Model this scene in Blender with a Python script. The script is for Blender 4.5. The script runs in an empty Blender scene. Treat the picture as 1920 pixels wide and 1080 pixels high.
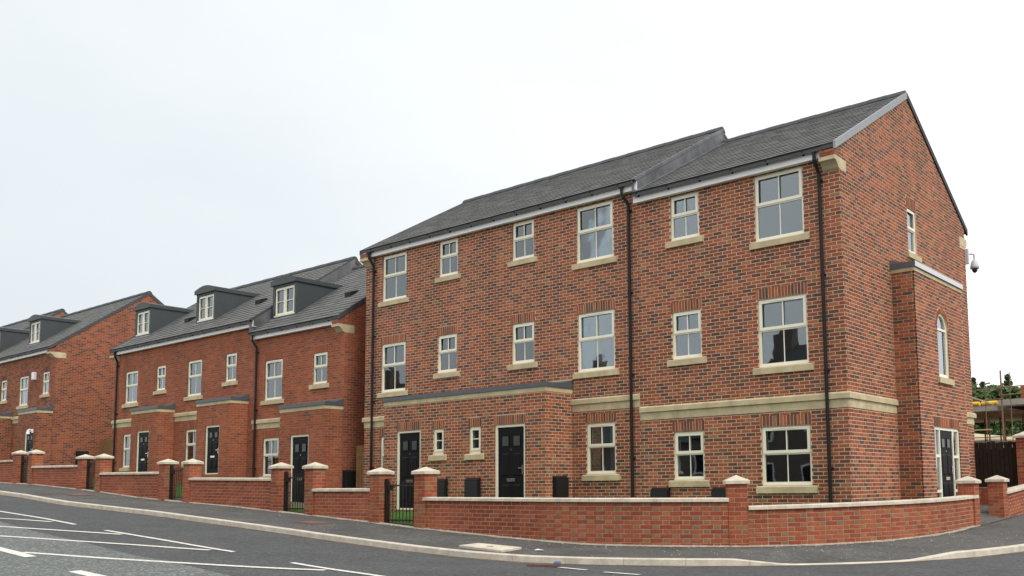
import bpy, math, random
from mathutils import Matrix, Vector
random.seed(11)
R = math.radians
scene = bpy.context.scene
COL = scene.collection

# ------------------------------------------------------------------ camera
F_PX, PPX, PPY = 1733.4463, 1148.9446, 735.1384          # focal length and principal point in photo pixels (1920 wide)
CAM = Vector((7.2275, -16.7626, 1.4259)); YAW, PITCH, ROLL = 0.6577, 0.1007, -0.0130
fw = Vector((-math.sin(YAW)*math.cos(PITCH), math.cos(YAW)*math.cos(PITCH), math.sin(PITCH)))
r0 = Vector((math.cos(YAW), math.sin(YAW), 0)); u0 = r0.cross(fw)
rt = math.cos(ROLL)*r0 + math.sin(ROLL)*u0; up = -math.sin(ROLL)*r0 + math.cos(ROLL)*u0
cd = bpy.data.cameras.new('camera'); cam = bpy.data.objects.new('camera', cd); COL.objects.link(cam)
m = Matrix((rt, up, -fw)).transposed().to_4x4(); m.translation = CAM; cam.matrix_world = m
cd.sensor_fit = 'HORIZONTAL'; cd.sensor_width = 36; cd.lens = 36*F_PX/1920
cd.shift_x = -(PPX-960)/1920; cd.shift_y = (PPY-540)/1920
cd.clip_start = 0.1; cd.clip_end = 2000
scene.camera = cam

# ------------------------------------------------------------------ sky, sun, exposure
SUN_EL, SUN_AZ = R(48), R(104)      # azimuth clockwise from +Y : the light comes from the right, a little from behind the camera
w = bpy.data.worlds.new('World'); scene.world = w; w.use_nodes = True
nt = w.node_tree; nt.nodes.clear(); N = nt.nodes; L = nt.links
out = N.new('ShaderNodeOutputWorld'); bg = N.new('ShaderNodeBackground'); bg.inputs[1].default_value = 0.10
sky = N.new('ShaderNodeTexSky'); sky.sky_type = 'NISHITA'; sky.sun_disc = False
sky.sun_elevation = SUN_EL; sky.sun_rotation = SUN_AZ; sky.air_density = 1.0; sky.dust_density = 2.0
tc = N.new('ShaderNodeTexCoord'); mp = N.new('ShaderNodeMapping'); mp.inputs['Scale'].default_value = (1.0, 1.0, 2.6)
mp.inputs['Location'].default_value = (0.35, 0.1, 0.2)
nz = N.new('ShaderNodeTexNoise'); nz.inputs['Scale'].default_value = 1.7; nz.inputs['Detail'].default_value = 5; nz.inputs['Roughness'].default_value = 0.5
cr = N.new('ShaderNodeMapRange'); cr.inputs[1].default_value = 0.33; cr.inputs[2].default_value = 0.62
cr.inputs[3].default_value = 0.88; cr.inputs[4].default_value = 1.0
dt = N.new('ShaderNodeVectorMath'); dt.operation = 'DOT_PRODUCT'; dt.inputs[1].default_value = (math.sin(SUN_AZ), math.cos(SUN_AZ), 0)
gl = N.new('ShaderNodeMapRange'); gl.inputs[1].default_value = -1.0; gl.inputs[2].default_value = -0.35
cc = N.new('ShaderNodeMix'); cc.data_type = 'RGBA'; cc.inputs[6].default_value = (7.1, 7.6, 7.9, 1); cc.inputs[7].default_value = (11.3, 11.3, 11.4, 1)
mx = N.new('ShaderNodeMix'); mx.data_type = 'RGBA'
L.new(tc.outputs['Generated'], mp.inputs[0]); L.new(mp.outputs[0], nz.inputs['Vector']); L.new(nz.outputs[0], cr.inputs[0])
L.new(tc.outputs['Generated'], dt.inputs[0]); L.new(dt.outputs['Value'], gl.inputs[0])
L.new(gl.outputs[0], cc.inputs[0])
L.new(cr.outputs[0], mx.inputs[0]); L.new(sky.outputs[0], mx.inputs[6]); L.new(cc.outputs[2], mx.inputs[7])
L.new(mx.outputs[2], bg.inputs[0]); L.new(bg.outputs[0], out.inputs[0])
sd = bpy.data.lights.new('sun', 'SUN'); sd.energy = 1.5; sd.angle = R(20); sd.color = (1.0, 0.935, 0.835)
so = bpy.data.objects.new('sun', sd); COL.objects.link(so)
sdir = Vector((math.sin(SUN_AZ)*math.cos(SUN_EL), math.cos(SUN_AZ)*math.cos(SUN_EL), math.sin(SUN_EL)))
so.rotation_euler = sdir.to_track_quat('Z', 'Y').to_euler(); so.location = (20, -20, 40)
scene.view_settings.view_transform = 'Standard'; scene.view_settings.look = 'None'
scene.view_settings.exposure = 0.22; scene.view_settings.gamma = 1.0; scene.view_settings.use_curve_mapping = False
scene.render.engine = 'CYCLES'; scene.cycles.max_bounces = 6; scene.cycles.transparent_max_bounces = 12

# ------------------------------------------------------------------ helpers: pixel -> place, materials, meshes, objects
def ray(u, v): return fw + rt*((u-PPX)/F_PX) - up*((v-PPY)/F_PX)
def depth_of(p): return (Vector(p)-CAM).dot(fw)

MATS = {}
def mat(name, color, rough=0.8, metal=0.0, noise=0.0, nscale=8.0, bump=0.0, bscale=60.0, attr=None, spec=0.5, coord='Object', color2=None, detail=6):
    ma = bpy.data.materials.new(name); ma.use_nodes = True; MATS[name] = ma
    t = ma.node_tree; n = t.nodes; b = n['Principled BSDF']
    b.inputs['Roughness'].default_value = rough; b.inputs['Metallic'].default_value = metal
    b.inputs['Specular IOR Level'].default_value = spec
    b.inputs['Base Color'].default_value = (*color, 1)
    geo = n.new('ShaderNodeNewGeometry'); src = None
    if attr:
        a = n.new('ShaderNodeAttribute'); a.attribute_name = attr; src = a.outputs['Color']
    if noise or color2:
        nz = n.new('ShaderNodeTexNoise'); nz.inputs['Scale'].default_value = nscale; nz.inputs['Detail'].default_value = detail
        nz.inputs['Roughness'].default_value = 0.65
        t.links.new(geo.outputs['Position'], nz.inputs['Vector'])
        mr = n.new('ShaderNodeMapRange'); mr.inputs[1].default_value = 0.28; mr.inputs[2].default_value = 0.72
        t.links.new(nz.outputs[0], mr.inputs[0])
        mi = n.new('ShaderNodeMix'); mi.data_type = 'RGBA'
        if color2:
            mi.inputs[6].default_value = (*color, 1); mi.inputs[7].default_value = (*color2, 1)
            t.links.new(mr.outputs[0], mi.inputs[0]); res = mi.outputs[2]
        else:
            mi.blend_type = 'MULTIPLY'; mi.inputs[0].default_value = 1.0
            mr.inputs[3].default_value = 1-noise; mr.inputs[4].default_value = 1+noise
            if src: t.links.new(src, mi.inputs[6])
            else: mi.inputs[6].default_value = (*color, 1)
            t.links.new(mr.outputs[0], mi.inputs[7]); res = mi.outputs[2]
        t.links.new(res, b.inputs['Base Color'])
    elif src: t.links.new(src, b.inputs['Base Color'])
    if bump:
        n2 = n.new('ShaderNodeTexNoise'); n2.inputs['Scale'].default_value = bscale; n2.inputs['Detail'].default_value = 4
        t.links.new(geo.outputs['Position'], n2.inputs['Vector'])
        bp = n.new('ShaderNodeBump'); bp.inputs['Strength'].default_value = bump; bp.inputs['Distance'].default_value = 0.01
        t.links.new(n2.outputs[0], bp.inputs['Height']); t.links.new(bp.outputs[0], b.inputs['Normal'])
    return ma

def asphalt(name, c, speck, amount, spot=0.0, patch=0.12):
    """dark ground with pale stone chips (voronoi cells picked at random) and broad uneven patches"""
    ma = mat(name, c, rough=0.92, bump=0.5, bscale=140, spec=0.25); t = ma.node_tree; n = t.nodes; b = n['Principled BSDF']
    geo = n.new('ShaderNodeNewGeometry')
    vo = n.new('ShaderNodeTexVoronoi'); vo.inputs['Scale'].default_value = 34; t.links.new(geo.outputs['Position'], vo.inputs['Vector'])
    sep = n.new('ShaderNodeSeparateColor'); t.links.new(vo.outputs['Color'], sep.inputs[0])
    gt = n.new('ShaderNodeMath'); gt.operation = 'GREATER_THAN'; gt.inputs[1].default_value = 1-amount; t.links.new(sep.outputs[0], gt.inputs[0])
    nz = n.new('ShaderNodeTexNoise'); nz.inputs['Scale'].default_value = 0.9; nz.inputs['Detail'].default_value = 8; nz.inputs['Roughness'].default_value = 0.7
    t.links.new(geo.outputs['Position'], nz.inputs['Vector'])
    mr = n.new('ShaderNodeMapRange'); mr.inputs[1].default_value = .3; mr.inputs[2].default_value = .7; mr.inputs[3].default_value = 1-patch; mr.inputs[4].default_value = 1+patch
    t.links.new(nz.outputs[0], mr.inputs[0])
    fine = n.new('ShaderNodeTexNoise'); fine.inputs['Scale'].default_value = 13; fine.inputs['Detail'].default_value = 7; fine.inputs['Roughness'].default_value = .8; t.links.new(geo.outputs['Position'], fine.inputs['Vector'])
    fr = n.new('ShaderNodeMapRange'); fr.inputs[1].default_value = .3; fr.inputs[2].default_value = .7; fr.inputs[3].default_value = .6; fr.inputs[4].default_value = 1.4; t.links.new(fine.outputs[0], fr.inputs[0])
    pr = n.new('ShaderNodeMath'); pr.operation = 'MULTIPLY'; t.links.new(mr.outputs[0], pr.inputs[0]); t.links.new(fr.outputs[0], pr.inputs[1])
    m1 = n.new('ShaderNodeMix'); m1.data_type = 'RGBA'; m1.inputs[6].default_value = (*c, 1); m1.inputs[7].default_value = (*speck, 1); t.links.new(gt.outputs[0], m1.inputs[0])
    m2 = n.new('ShaderNodeMix'); m2.data_type = 'RGBA'; m2.blend_type = 'MULTIPLY'; m2.inputs[0].default_value = 1
    t.links.new(m1.outputs[2], m2.inputs[6]); t.links.new(pr.outputs[0], m2.inputs[7]); t.links.new(m2.outputs[2], b.inputs['Base Color'])
    return ma

M_BRICK = mat('brick_clay', (.3, .1, .06), .9, attr='bcol', noise=.22, nscale=22, bump=.25, bscale=90, spec=.25)
def weather(ma, amt, scale, zs):
    t = ma.node_tree; n = t.nodes; b = n['Principled BSDF']; lk = b.inputs['Base Color'].links[0]; src = lk.from_socket
    geo = n.new('ShaderNodeNewGeometry'); mp_ = n.new('ShaderNodeMapping'); mp_.inputs['Scale'].default_value = (1, 1, zs); nz = n.new('ShaderNodeTexNoise'); nz.inputs['Scale'].default_value = scale; nz.inputs['Detail'].default_value = 5
    t.links.new(geo.outputs['Position'], mp_.inputs[0]); t.links.new(mp_.outputs[0], nz.inputs['Vector']); mr = n.new('ShaderNodeMapRange'); mr.inputs[1].default_value = .3; mr.inputs[2].default_value = .7; mr.inputs[3].default_value = 1-amt; mr.inputs[4].default_value = 1+amt
    t.links.new(nz.outputs[0], mr.inputs[0]); mi = n.new('ShaderNodeMix'); mi.data_type = 'RGBA'; mi.blend_type = 'MULTIPLY'; mi.inputs[0].default_value = 1
    t.links.new(src, mi.inputs[6]); t.links.new(mr.outputs[0], mi.inputs[7]); t.links.new(mi.outputs[2], b.inputs['Base Color'])
weather(M_BRICK, .16, .8, .45); weather(M_BRICK, .11, 2.6, .12)
M_MORTAR = mat('mortar', (.62, .47, .34), .95, noise=.18, nscale=5, spec=.2)
M_MORTAR2 = mat('mortar_dark', (.36, .21, .15), .95, noise=.18, nscale=5, spec=.2)
M_MORTARW = mat('mortar_tan', (.41, .285, .195), .95, noise=.2, nscale=6, spec=.2)
M_STONE = mat('buff_stone', (.545, .46, .29), .85, noise=.2, nscale=4, bump=.15, bscale=50, spec=.3); weather(M_STONE, .1, 3.0, .3)
M_CAP = mat('pale_cast_stone', (.61, .555, .45), .85, noise=.26, nscale=5, bump=.15, bscale=70, spec=.3)
M_PVC = mat('cream_pvc', (.88, .85, .69), .35, noise=.03, nscale=3)
M_WHITE = mat('white_pvc', (.88, .87, .89), .4, noise=.04, nscale=3)
M_BLACK = mat('black_plastic', (.010, .010, .011), .55, spec=.3)
M_IRON = mat('black_iron', (.012, .012, .012), .5)
M_DOOR = mat('black_door', (.007, .007, .008), .5, noise=.1, nscale=20, spec=.15)
M_CHROME = mat('chrome', (.75, .75, .75), .18, metal=1)
M_TILE = mat('roof_tile', (.1, .1, .1), .72, attr='bcol', noise=.25, nscale=3, bump=.2, bscale=40, spec=.4)
M_RIDGE = mat('ridge_tile', (.062, .065, .066), .75, noise=.2, nscale=5)
M_LEAD = mat('lead', (.125, .13, .14), .6, noise=.5, nscale=2.2, bump=.2, bscale=12)
M_VERGE = mat('verge_trim', (.27, .285, .30), .5, noise=.08, nscale=2)
M_DORMER = mat('dormer_cladding', (.045, .056, .058), .5, noise=.12, nscale=2.5)
M_COPE = mat('porch_coping', (.09, .105, .12), .4, noise=.1, nscale=3)
M_SILV = mat('pale_coping', (.62, .63, .66), .4, noise=.06, nscale=3)
M_KERB = mat('kerb_concrete', (.60, .55, .46), .9, noise=.22, nscale=5, bump=.3, bscale=80, spec=.25)
M_PAINT = mat('white_road_paint', (.68, .67, .61), .8, noise=.3, nscale=18, bump=.3, bscale=120)
M_PAVE = asphalt('pavement_asphalt', (.098, .097, .092), (.16, .155, .14), .04, patch=.32)
M_ROAD = asphalt('road_asphalt', (.082, .085, .088), (.12, .125, .13), .12, patch=.16)
M_OLD = asphalt('worn_asphalt', (.125, .14, .135), (.22, .23, .22), .3, patch=.10)
M_GRASS = mat('grass', (.055, .13, .022), .9, noise=.4, nscale=14, bump=.5, bscale=60, spec=.2)
M_SOIL = mat('rough_ground', (.13, .11, .08), .95, noise=.35, nscale=1.3, bump=.4, bscale=6, spec=.2)
M_SAND = mat('sandy_ground', (.50, .43, .28), .95, noise=.25, nscale=1.6, spec=.2)
M_INT = mat('interior_plaster', (.20, .18, .16), .9)
M_TIMBER = mat('dark_stained_timber', (.022, .015, .012), .8, noise=.35, nscale=9, bump=.3, bscale=40, spec=.25)
M_RAWWOOD = mat('brown_timber', (.24, .135, .055), .8, noise=.3, nscale=9)
M_RUST = mat('rusty_tube', (.20, .11, .07), .7, noise=.4, nscale=8)
M_CONC = mat('site_concrete', (.34, .33, .31), .9, noise=.15, nscale=2)
M_BOARD = mat('scaffold_board', (.42, .33, .20), .85, noise=.2, nscale=5)
M_YELLOW = mat('yellow_plastic', (.75, .48, .02), .5)
M_BARK = mat('bark', (.06, .045, .035), .95, noise=.3, nscale=6)
M_LEAF = mat('leaf', (.05, .09, .03), .8, attr='bcol', noise=.3, nscale=1.0, spec=.25)
M_PLAIN = mat('rear_brick', (.24, .09, .06), .9, noise=.25, nscale=12)
M_OLDBR = mat('sooty_brick', (.17, .135, .115), .9, noise=.25, nscale=12)
M_RED = mat('rusty_iron', (.16, .09, .07), .8, noise=.3, nscale=12)
M_CCTV = mat('camera_grey', (.55, .55, .57), .4)
M_DBLK = mat('dome_black', (.02, .02, .03), .1)
M_CHIP = mat('stone_chip', (.55, .53, .48), .9)
M_DROP = mat('dried_mortar', (.36, .32, .26), .95, noise=.4, nscale=12)
M_CURT = mat('net_curtain', (.72, .72, .69), .9)

def glass(name, tint, base):
    ma = bpy.data.materials.new(name); ma.use_nodes = True; t = ma.node_tree; n = t.nodes; n.clear()
    o = n.new('ShaderNodeOutputMaterial'); mixs = n.new('ShaderNodeMixShader'); tr = n.new('ShaderNodeBsdfTransparent'); gs = n.new('ShaderNodeBsdfGlossy')
    tr.inputs[0].default_value = (*tint, 1); gs.inputs['Roughness'].default_value = .015; gs.inputs['Color'].default_value = (.86, .95, 1, 1)
    geo = n.new('ShaderNodeNewGeometry'); nz = n.new('ShaderNodeTexNoise'); nz.inputs['Scale'].default_value = 2.3; nz.inputs['Detail'].default_value = 1
    t.links.new(geo.outputs['Position'], nz.inputs['Vector'])
    bp = n.new('ShaderNodeBump'); bp.inputs['Strength'].default_value = .05; bp.inputs['Distance'].default_value = .02
    t.links.new(nz.outputs[0], bp.inputs['Height']); t.links.new(bp.outputs[0], gs.inputs['Normal'])
    fr = n.new('ShaderNodeFresnel'); fr.inputs[0].default_value = 1.5
    ad = n.new('ShaderNodeMath'); ad.operation = 'MULTIPLY_ADD'; ad.inputs[1].default_value = 2.2; ad.inputs[2].default_value = base; ad.use_clamp = True
    t.links.new(fr.outputs[0], ad.inputs[0]); t.links.new(ad.outputs[0], mixs.inputs[0])
    t.links.new(tr.outputs[0], mixs.inputs[1]); t.links.new(gs.outputs[0], mixs.inputs[2]); t.links.new(mixs.outputs[0], o.inputs[0])
    return ma
M_GLASS = glass('window_glass', (.62, .66, .66), .055)

class MB:
    """collects faces; build() makes one mesh"""
    def __init__(s): s.v = []; s.f = []; s.c = []
    def quad(s, a, b, c, d, col=None):
        i = len(s.v); s.v += [a, b, c, d]; s.f.append((i, i+1, i+2, i+3)); s.c.append(col); return s
    def poly(s, pts, col=None):
        i = len(s.v); s.v += list(pts); s.f.append(tuple(range(i, i+len(pts)))); s.c.append(col); return s
    def box(s, x0, x1, y0, y1, z0, z1, col=None):
        i = len(s.v); s.v += [(x0,y0,z0),(x1,y0,z0),(x1,y1,z0),(x0,y1,z0),(x0,y0,z1),(x1,y0,z1),(x1,y1,z1),(x0,y1,z1)]
        for f in ((0,3,2,1),(4,5,6,7),(0,1,5,4),(1,2,6,5),(2,3,7,6),(3,0,4,7)): s.f.append(tuple(i+k for k in f)); s.c.append(col)
        return s
    def prism(s, poly, ax, a, b, col=None):
        """poly: 2-d outline, extruded along axis ax (0=x,1=y,2=z) from a to b"""
        def P(p, t):
            if ax == 0: return (t, p[0], p[1])
            if ax == 1: return (p[0], t, p[1])
            return (p[0], p[1], t)
        i = len(s.v); n = len(poly); s.v += [P(p, a) for p in poly]+[P(p, b) for p in poly]
        s.f.append(tuple(range(i, i+n))[::-1]); s.f.append(tuple(range(i+n, i+2*n))); s.c += [col, col]
        for k in range(n): s.f.append((i+k, i+(k+1) % n, i+n+(k+1) % n, i+n+k)); s.c.append(col)
        return s
    def tube(s, pts, r, n=8, col=None):
        pts = [Vector(p) for p in pts]; rings = []
        for k, p in enumerate(pts):
            d = (pts[min(k+1, len(pts)-1)]-pts[max(k-1, 0)]).normalized()
            a = d.cross(Vector((0, 0, 1)));  a = a.normalized() if a.length > 1e-3 else Vector((1, 0, 0)); b = d.cross(a).normalized()
            rings.append(len(s.v)); rr = r[k] if isinstance(r, (list, tuple)) else r
            for j in range(n):
                t = 2*math.pi*j/n; s.v.append(tuple(p+a*(rr*math.cos(t))+b*(rr*math.sin(t))))
        for k in range(len(pts)-1):
            for j in range(n):
                s.f.append((rings[k]+j, rings[k]+(j+1) % n, rings[k+1]+(j+1) % n, rings[k+1]+j)); s.c.append(col)
        s.f.append(tuple(rings[0]+j for j in range(n))[::-1]); s.f.append(tuple(rings[-1]+j for j in range(n))); s.c += [col, col]
        return s
    def mesh(s, name, mats, smooth=False):
        me = bpy.data.meshes.new(name); me.from_pydata(s.v, [], s.f)
        if not isinstance(mats, (list, tuple)): mats = [mats]
        for q in mats: me.materials.append(q)
        if any(c is not None for c in s.c):
            at = me.attributes.new('bcol', 'FLOAT_COLOR', 'FACE'); buf = []
            for c in s.c: buf += [c[0], c[1], c[2], 1.0] if c is not None else [.3, .1, .06, 1]
            at.data.foreach_set('color', buf)
        if smooth: me.polygons.foreach_set('use_smooth', [True]*len(me.polygons))
        me.update(); return me
WM = {}
def add(name, data, parent=None, M=None):
    """link an object whose WORLD matrix is M (identity: vertices are world coordinates)"""
    o = bpy.data.objects.new(name, data); COL.objects.link(o); M = M or Matrix()
    if parent: o.parent = parent; o.matrix_parent_inverse = WM[parent.name].inverted()
    o.matrix_basis = M; WM[o.name] = M; return o
def root(name, loc, label, cat, group=None):
    o = add(name, None, None, Matrix.Translation(Vector(loc))); tag(o, label, cat, group); return o
def tag(o, label, cat, group=None):
    o['label'] = label; o['category'] = cat
    if group: o['group'] = group
    return o
def structure(o): o['kind'] = 'structure'; return o
def stuff(o): o['kind'] = 'stuff'; return o
def TR(x, y, z, rz=0.0): return Matrix.Translation((x, y, z)) @ Matrix.Rotation(rz, 4, 'Z')

# ------------------------------------------------------------------ the lie of the land: a wall line (s along it, e out from it)
Y0, CX, CY, RR = -4.45, -4.0, 1.15, 5.6
BS = [(-90,3.6),(-40,2.25),(-28.87,1.785),(-25.92,1.69),(-21.53,1.448),(-18.9,1.258),(-17.23,1.174),(-13.98,1.025),(-12.15,.918),(-10.7,.838),(-8.39,.701),(-7.37,.635),
      (-6.2,.571),(-4.95,.505),(-3.77,.455),(-2.94,.42),(-2.19,.408),(-1.08,.398),(-.05,.39),(1.0,.391),(2.34,.411),(2.63,.423),(4.18,.473),(6.04,.542),(7.19,.572),(20,1.1),(60,2.6)]
def interp(x, T):
    if x <= T[0][0]: return T[0][1]
    for (a, za), (b, zb) in zip(T, T[1:]):
        if x <= b: return za+(zb-za)*(x-a)/(b-a)
    return T[-1][1]
def base(s): return interp(s, BS)
DROP = [(-.6, 0), (0, .085), (1.4, .085), (2.05, 0)]
EK = 2.0                                                    # pavement width to the kerb's road face
def kerb_top(s): return base(s)-.04-interp(s, DROP)
def road_z(s, e): return base(s)-.148+.012*min(max(e-EK, 0), 2)-.03*max(e-4, 0)
def xy(s, e):
    if s <= CX: return (s, Y0-e)
    th = (s-CX)/RR
    if th < math.pi/2: return (CX+(RR+e)*math.sin(th), CY-(RR+e)*math.cos(th))
    return (CX+RR+e, CY+(s-CX-RR*math.pi/2))
def tangent(s): return 0.0 if s <= CX else min((s-CX)/RR, math.pi/2)
def se(x, y):
    if x <= CX: return x, Y0-y
    if y >= CY: return CX+RR*math.pi/2+(y-CY), x-(CX+RR)
    return CX+RR*math.atan2(x-CX, CY-y), math.hypot(x-CX, y-CY)-RR
def hit_surface(u, v, zf):
    d = ray(u, v); lo, hi = 3.0, 90.0
    for _ in range(60):
        t = (lo+hi)/2; p = CAM+d*t; s, e = se(p.x, p.y)
        if p.z > zf(s, e): lo = t
        else: hi = t
    p = CAM+d*lo; return p
def strip(name, slist, elist, zf, material):
    mb = MB(); idx = {}
    for i, s in enumerate(slist):
        for j, e in enumerate(elist):
            x, y = xy(s, e); idx[i, j] = len(mb.v); mb.v.append((x, y, zf(s, e)))
    for i in range(len(slist)-1):
        for j in range(len(elist)-1):
            mb.f.append((idx[i, j], idx[i, j+1], idx[i+1, j+1], idx[i+1, j])); mb.c.append(None)
    o = add(name, mb.mesh(name, material, True)); return structure(o)
def frange(a, b, n): return [a+(b-a)*i/n for i in range(n+1)]
S_ALL = frange(-90, -30, 20)[:-1]+frange(-30, -4, 40)[:-1]+frange(-4, 4.796, 44)[:-1]+frange(4.796, 40, 30)
strip('road', S_ALL, [EK-.01, 2.6, 3.2, 4, 5, 6, 7, 8, 10, 12, 14, 16, 19, 22], road_z, M_ROAD)
def pave_z(s, e):
    t = min(max((e-.5)/1.3, 0), 1); return base(s)-.02*e-interp(s, DROP)*t*t
strip('pavement', S_ALL, [-.3, 0, .3, .6, .9, 1.2, 1.5, 1.75, 1.88], pave_z, M_PAVE)
# ground: one sheet to the horizon, lying under everything else
def ground_z(x, y):
    s, e = se(x, y)
    if x > CX and y > CY and e < 0 or x <= CX and e < 0:
        rise = max(0, y-9)
        z = base(max(-60, min(s, 12)) if x <= CX else 7.19)-.12+min(rise, 14)*.17+max(0, min(rise-14, 90))*.02
        return z
    if e < 0: return base(s)-.12
    return road_z(max(s, -85), min(e, 22))-.06-.004*max(0, e-22)
gx = [-600,-300,-150,-100,-80,-60,-50]+frange(-40, 30, 70)+[40,60,90,150,300,600]; gy = [-600,-300,-150,-80,-50,-35]+frange(-26, 40, 66)+[50,60,75,90,110,150,300,600]
mb = MB()
for y in gy:
    for x in gx: mb.v.append((x, y, ground_z(x, y)))
for j in range(len(gy)-1):
    for i in range(len(gx)-1):
        k = j*len(gx)+i; mb.f.append((k, k+1, k+1+len(gx), k+len(gx))); mb.c.append(None)
structure(add('ground', mb.mesh('ground', M_SOIL, True)))
# kerb: stones of 0.915 m, each its own piece
kerb = structure(add('kerb', None))
s = -45.2
while s < 16:
    ln = .915*RR/(RR+EK) if CX < s < 4.79 else .915
    s1 = s+ln; mb = MB(); n = 4 if CX-1 < s < 5 else 1
    ss = frange(s+.002, s1-.002, n)
    for a, b in zip(ss, ss[1:]):
        prof = lambda q: [(EK, road_z(q, EK)-.06), (EK, kerb_top(q)-.012), (EK-.012, kerb_top(q)), (EK-.125, kerb_top(q)+.001), (EK-.125, kerb_top(q)-.2)]
        A = [(*xy(a, e), z) for e, z in prof(a)]; B = [(*xy(b, e), z) for e, z in prof(b)]
        for k in range(4): mb.quad(A[k], B[k], B[k+1], A[k+1])
        if a == ss[0]: mb.poly(A)
        if b == ss[-1]: mb.poly(B[::-1])
    add('kerb_stone', mb.mesh('kerb_stone', M_KERB), kerb); s = s1
# worn older road surface, then painted lines, each sheet a few millimetres above the last
def on_road(px, lift): 
    p = hit_surface(px[0], px[1], road_z); s, e = se(p.x, p.y); return p.x, p.y, s, e
def sheet(name, poly, lift, material, step=.6):
    """flat patch with the plan outline poly (x,y), draped on the road"""
    xs = [p[0] for p in poly]; ys = [p[1] for p in poly]; mb = MB()
    def z(x, y):
        s, e = se(x, y); return road_z(s, e)+lift
    mb.poly([(x, y, z(x, y)) for x, y in poly])
    return structure(add(name, mb.mesh(name, material)))
edge = [on_road(p, 0)[:2] for p in ((-60,962),(0,978),(58,995),(123,1010),(157,1017.5),(237,1038),(270,1045),(317,1052.5),(428,1079),(520,1100))]
for (a, b) in zip(edge, edge[1:]):                          # strips from the visible edge outwards across the road
    mb = MB()
    def zz(x, y, l=.004):
        s, e = se(x, y); return (x, y, road_z(s, e)+l)
    n = 12
    for k in range(n):
        o0, o1 = -10*k/n, -10*(k+1)/n
        mb.quad(zz(a[0], a[1]+o1), zz(b[0], b[1]+o1), zz(b[0], b[1]+o0), zz(a[0], a[1]+o0))
    if a is edge[0]: worn = MB()
    i = len(worn.v); worn.v += mb.v; worn.f += [tuple(i+q for q in f) for f in mb.f]; worn.c += mb.c
structure(add('worn_road_surface', worn.mesh('worn_road_surface', M_OLD)))
def road_line(p, q, wid):
    ax, ay, *_ = on_road(p, 0); bx, by, *_ = on_road(q, 0); mb = MB(); n = max(2, int(math.hypot(bx-ax, by-ay)/.5))
    dx, dy = bx-ax, by-ay; l = math.hypot(dx, dy); nx, ny = -dy/l*wid/2, dx/l*wid/2
    def pt(t, k):
        x, y = ax+dx*t+nx*k, ay+dy*t+ny*k; s, e = se(x, y); return (x, y, road_z(s, e)+.009)
    for i in range(n): mb.quad(pt(i/n, -1), pt((i+1)/n, -1), pt((i+1)/n, 1), pt(i/n, 1))
    return structure(add('road_marking', mb.mesh('road_marking', M_PAINT)))
for p, q, wd in (((-60,949),(141,984),.10),((-60,969),(97,979),.11),((-60,983.5),(228,1002.7),.12),((197.5,995),(438.3,1035.5),.10),((-60,1002),(394,1032.2),.12),((43.3,1036.5),(610,1070),.13),
                 ((-40,1020),(58,1045),.2),((547,1055.8),(760,1088),.10),((139,1071.5),(240,1094),.2),((1048,1064.6),(1100,1069.6),.1),((1133,1073.6),(1199,1078.6),.1)):
    road_line(p, q, wd*.82)

# ------------------------------------------------------------------ bricks
PAL_HOUSE = [(0.309,0.094,0.046)]*5+[(0.350,0.115,0.053)]*4+[(0.273,0.080,0.042)]*5+[(0.386,0.138,0.065)]*2+[(0.242,0.078,0.043)]*2+[(0.170,0.077,0.051)]*3+[(0.139,0.067,0.048)]*4+[(0.113,0.060,0.046)]*2+[(0.201,0.084,0.053)]*2+[(0.294,0.153,0.079)]
PAL_WARM = [(0.319,0.091,0.044)]*6+[(0.345,0.104,0.049)]*5+[(0.288,0.082,0.041)]*5+[(0.366,0.124,0.061)]*2+[(0.242,0.080,0.043)]*2+[(0.175,0.073,0.048)]
PAL_FAR = [(0.294,0.089,0.043)]*5+[(0.324,0.107,0.050)]*3+[(0.247,0.075,0.040)]*3+[(0.154,0.067,0.046)]*2+[(0.113,0.060,0.044)]*3
PAL_WALL = [(0.309,0.077,0.041)]*4+[(0.345,0.098,0.046)]*4+[(0.268,0.068,0.040)]*3+[(0.355,0.115,0.058)]
PAL_HEAD = [(0.335,0.102,0.049)]*3+[(0.288,0.153,0.080)]*3+[(0.242,0.134,0.078)]*2+[(0.355,0.115,0.056)]*2
BR_CACHE = {}
def brick_mesh(wd, h, col):
    k = (round(wd, 3), round(h, 3), col)
    if k not in BR_CACHE:
        mb = MB(); brick_faces(mb, 0, 0, 0, k[0], k[1], 0, col); BR_CACHE[k] = mb.mesh('brick', M_BRICK)
    return BR_CACHE[k]
def brick_faces(mb, x, y, z, wd, h, rz, col, dp=.02, b=.002):
    c, s_ = math.cos(rz), math.sin(rz)
    def P(a, d, e): return (x+a*c-d*s_, y+a*s_+d*c, z+e)
    i = len(mb.v)
    mb.v += [P(0,b,0),P(wd,b,0),P(wd,b,h),P(0,b,h),P(b,0,b),P(wd-b,0,b),P(wd-b,0,h-b),P(b,0,h-b),P(0,dp,0),P(wd,dp,0),P(wd,dp,h),P(0,dp,h)]
    for f in ((4,5,6,7),(0,1,5,4),(1,2,6,5),(2,3,7,6),(3,0,4,7),(8,9,1,0),(9,10,2,1),(10,11,3,2),(11,8,0,3)): mb.f.append(tuple(i+k for k in f)); mb.c.append(col)
def cut(rects, hole):
    a0, a1, b0, b1 = hole; out = []
    for (x0, x1, z0, z1) in rects:
        if x1 <= a0 or x0 >= a1 or z1 <= b0 or z0 >= b1: out.append((x0, x1, z0, z1)); continue
        if x0 < a0: out.append((x0, a0, z0, z1))
        if x1 > a1: out.append((a1, x1, z0, z1))
        m0, m1 = max(x0, a0), min(x1, a1)
        if z0 < b0: out.append((m0, m1, z0, b0))
        if z1 > b1: out.append((m0, m1, b1, z1))
    return out
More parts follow.
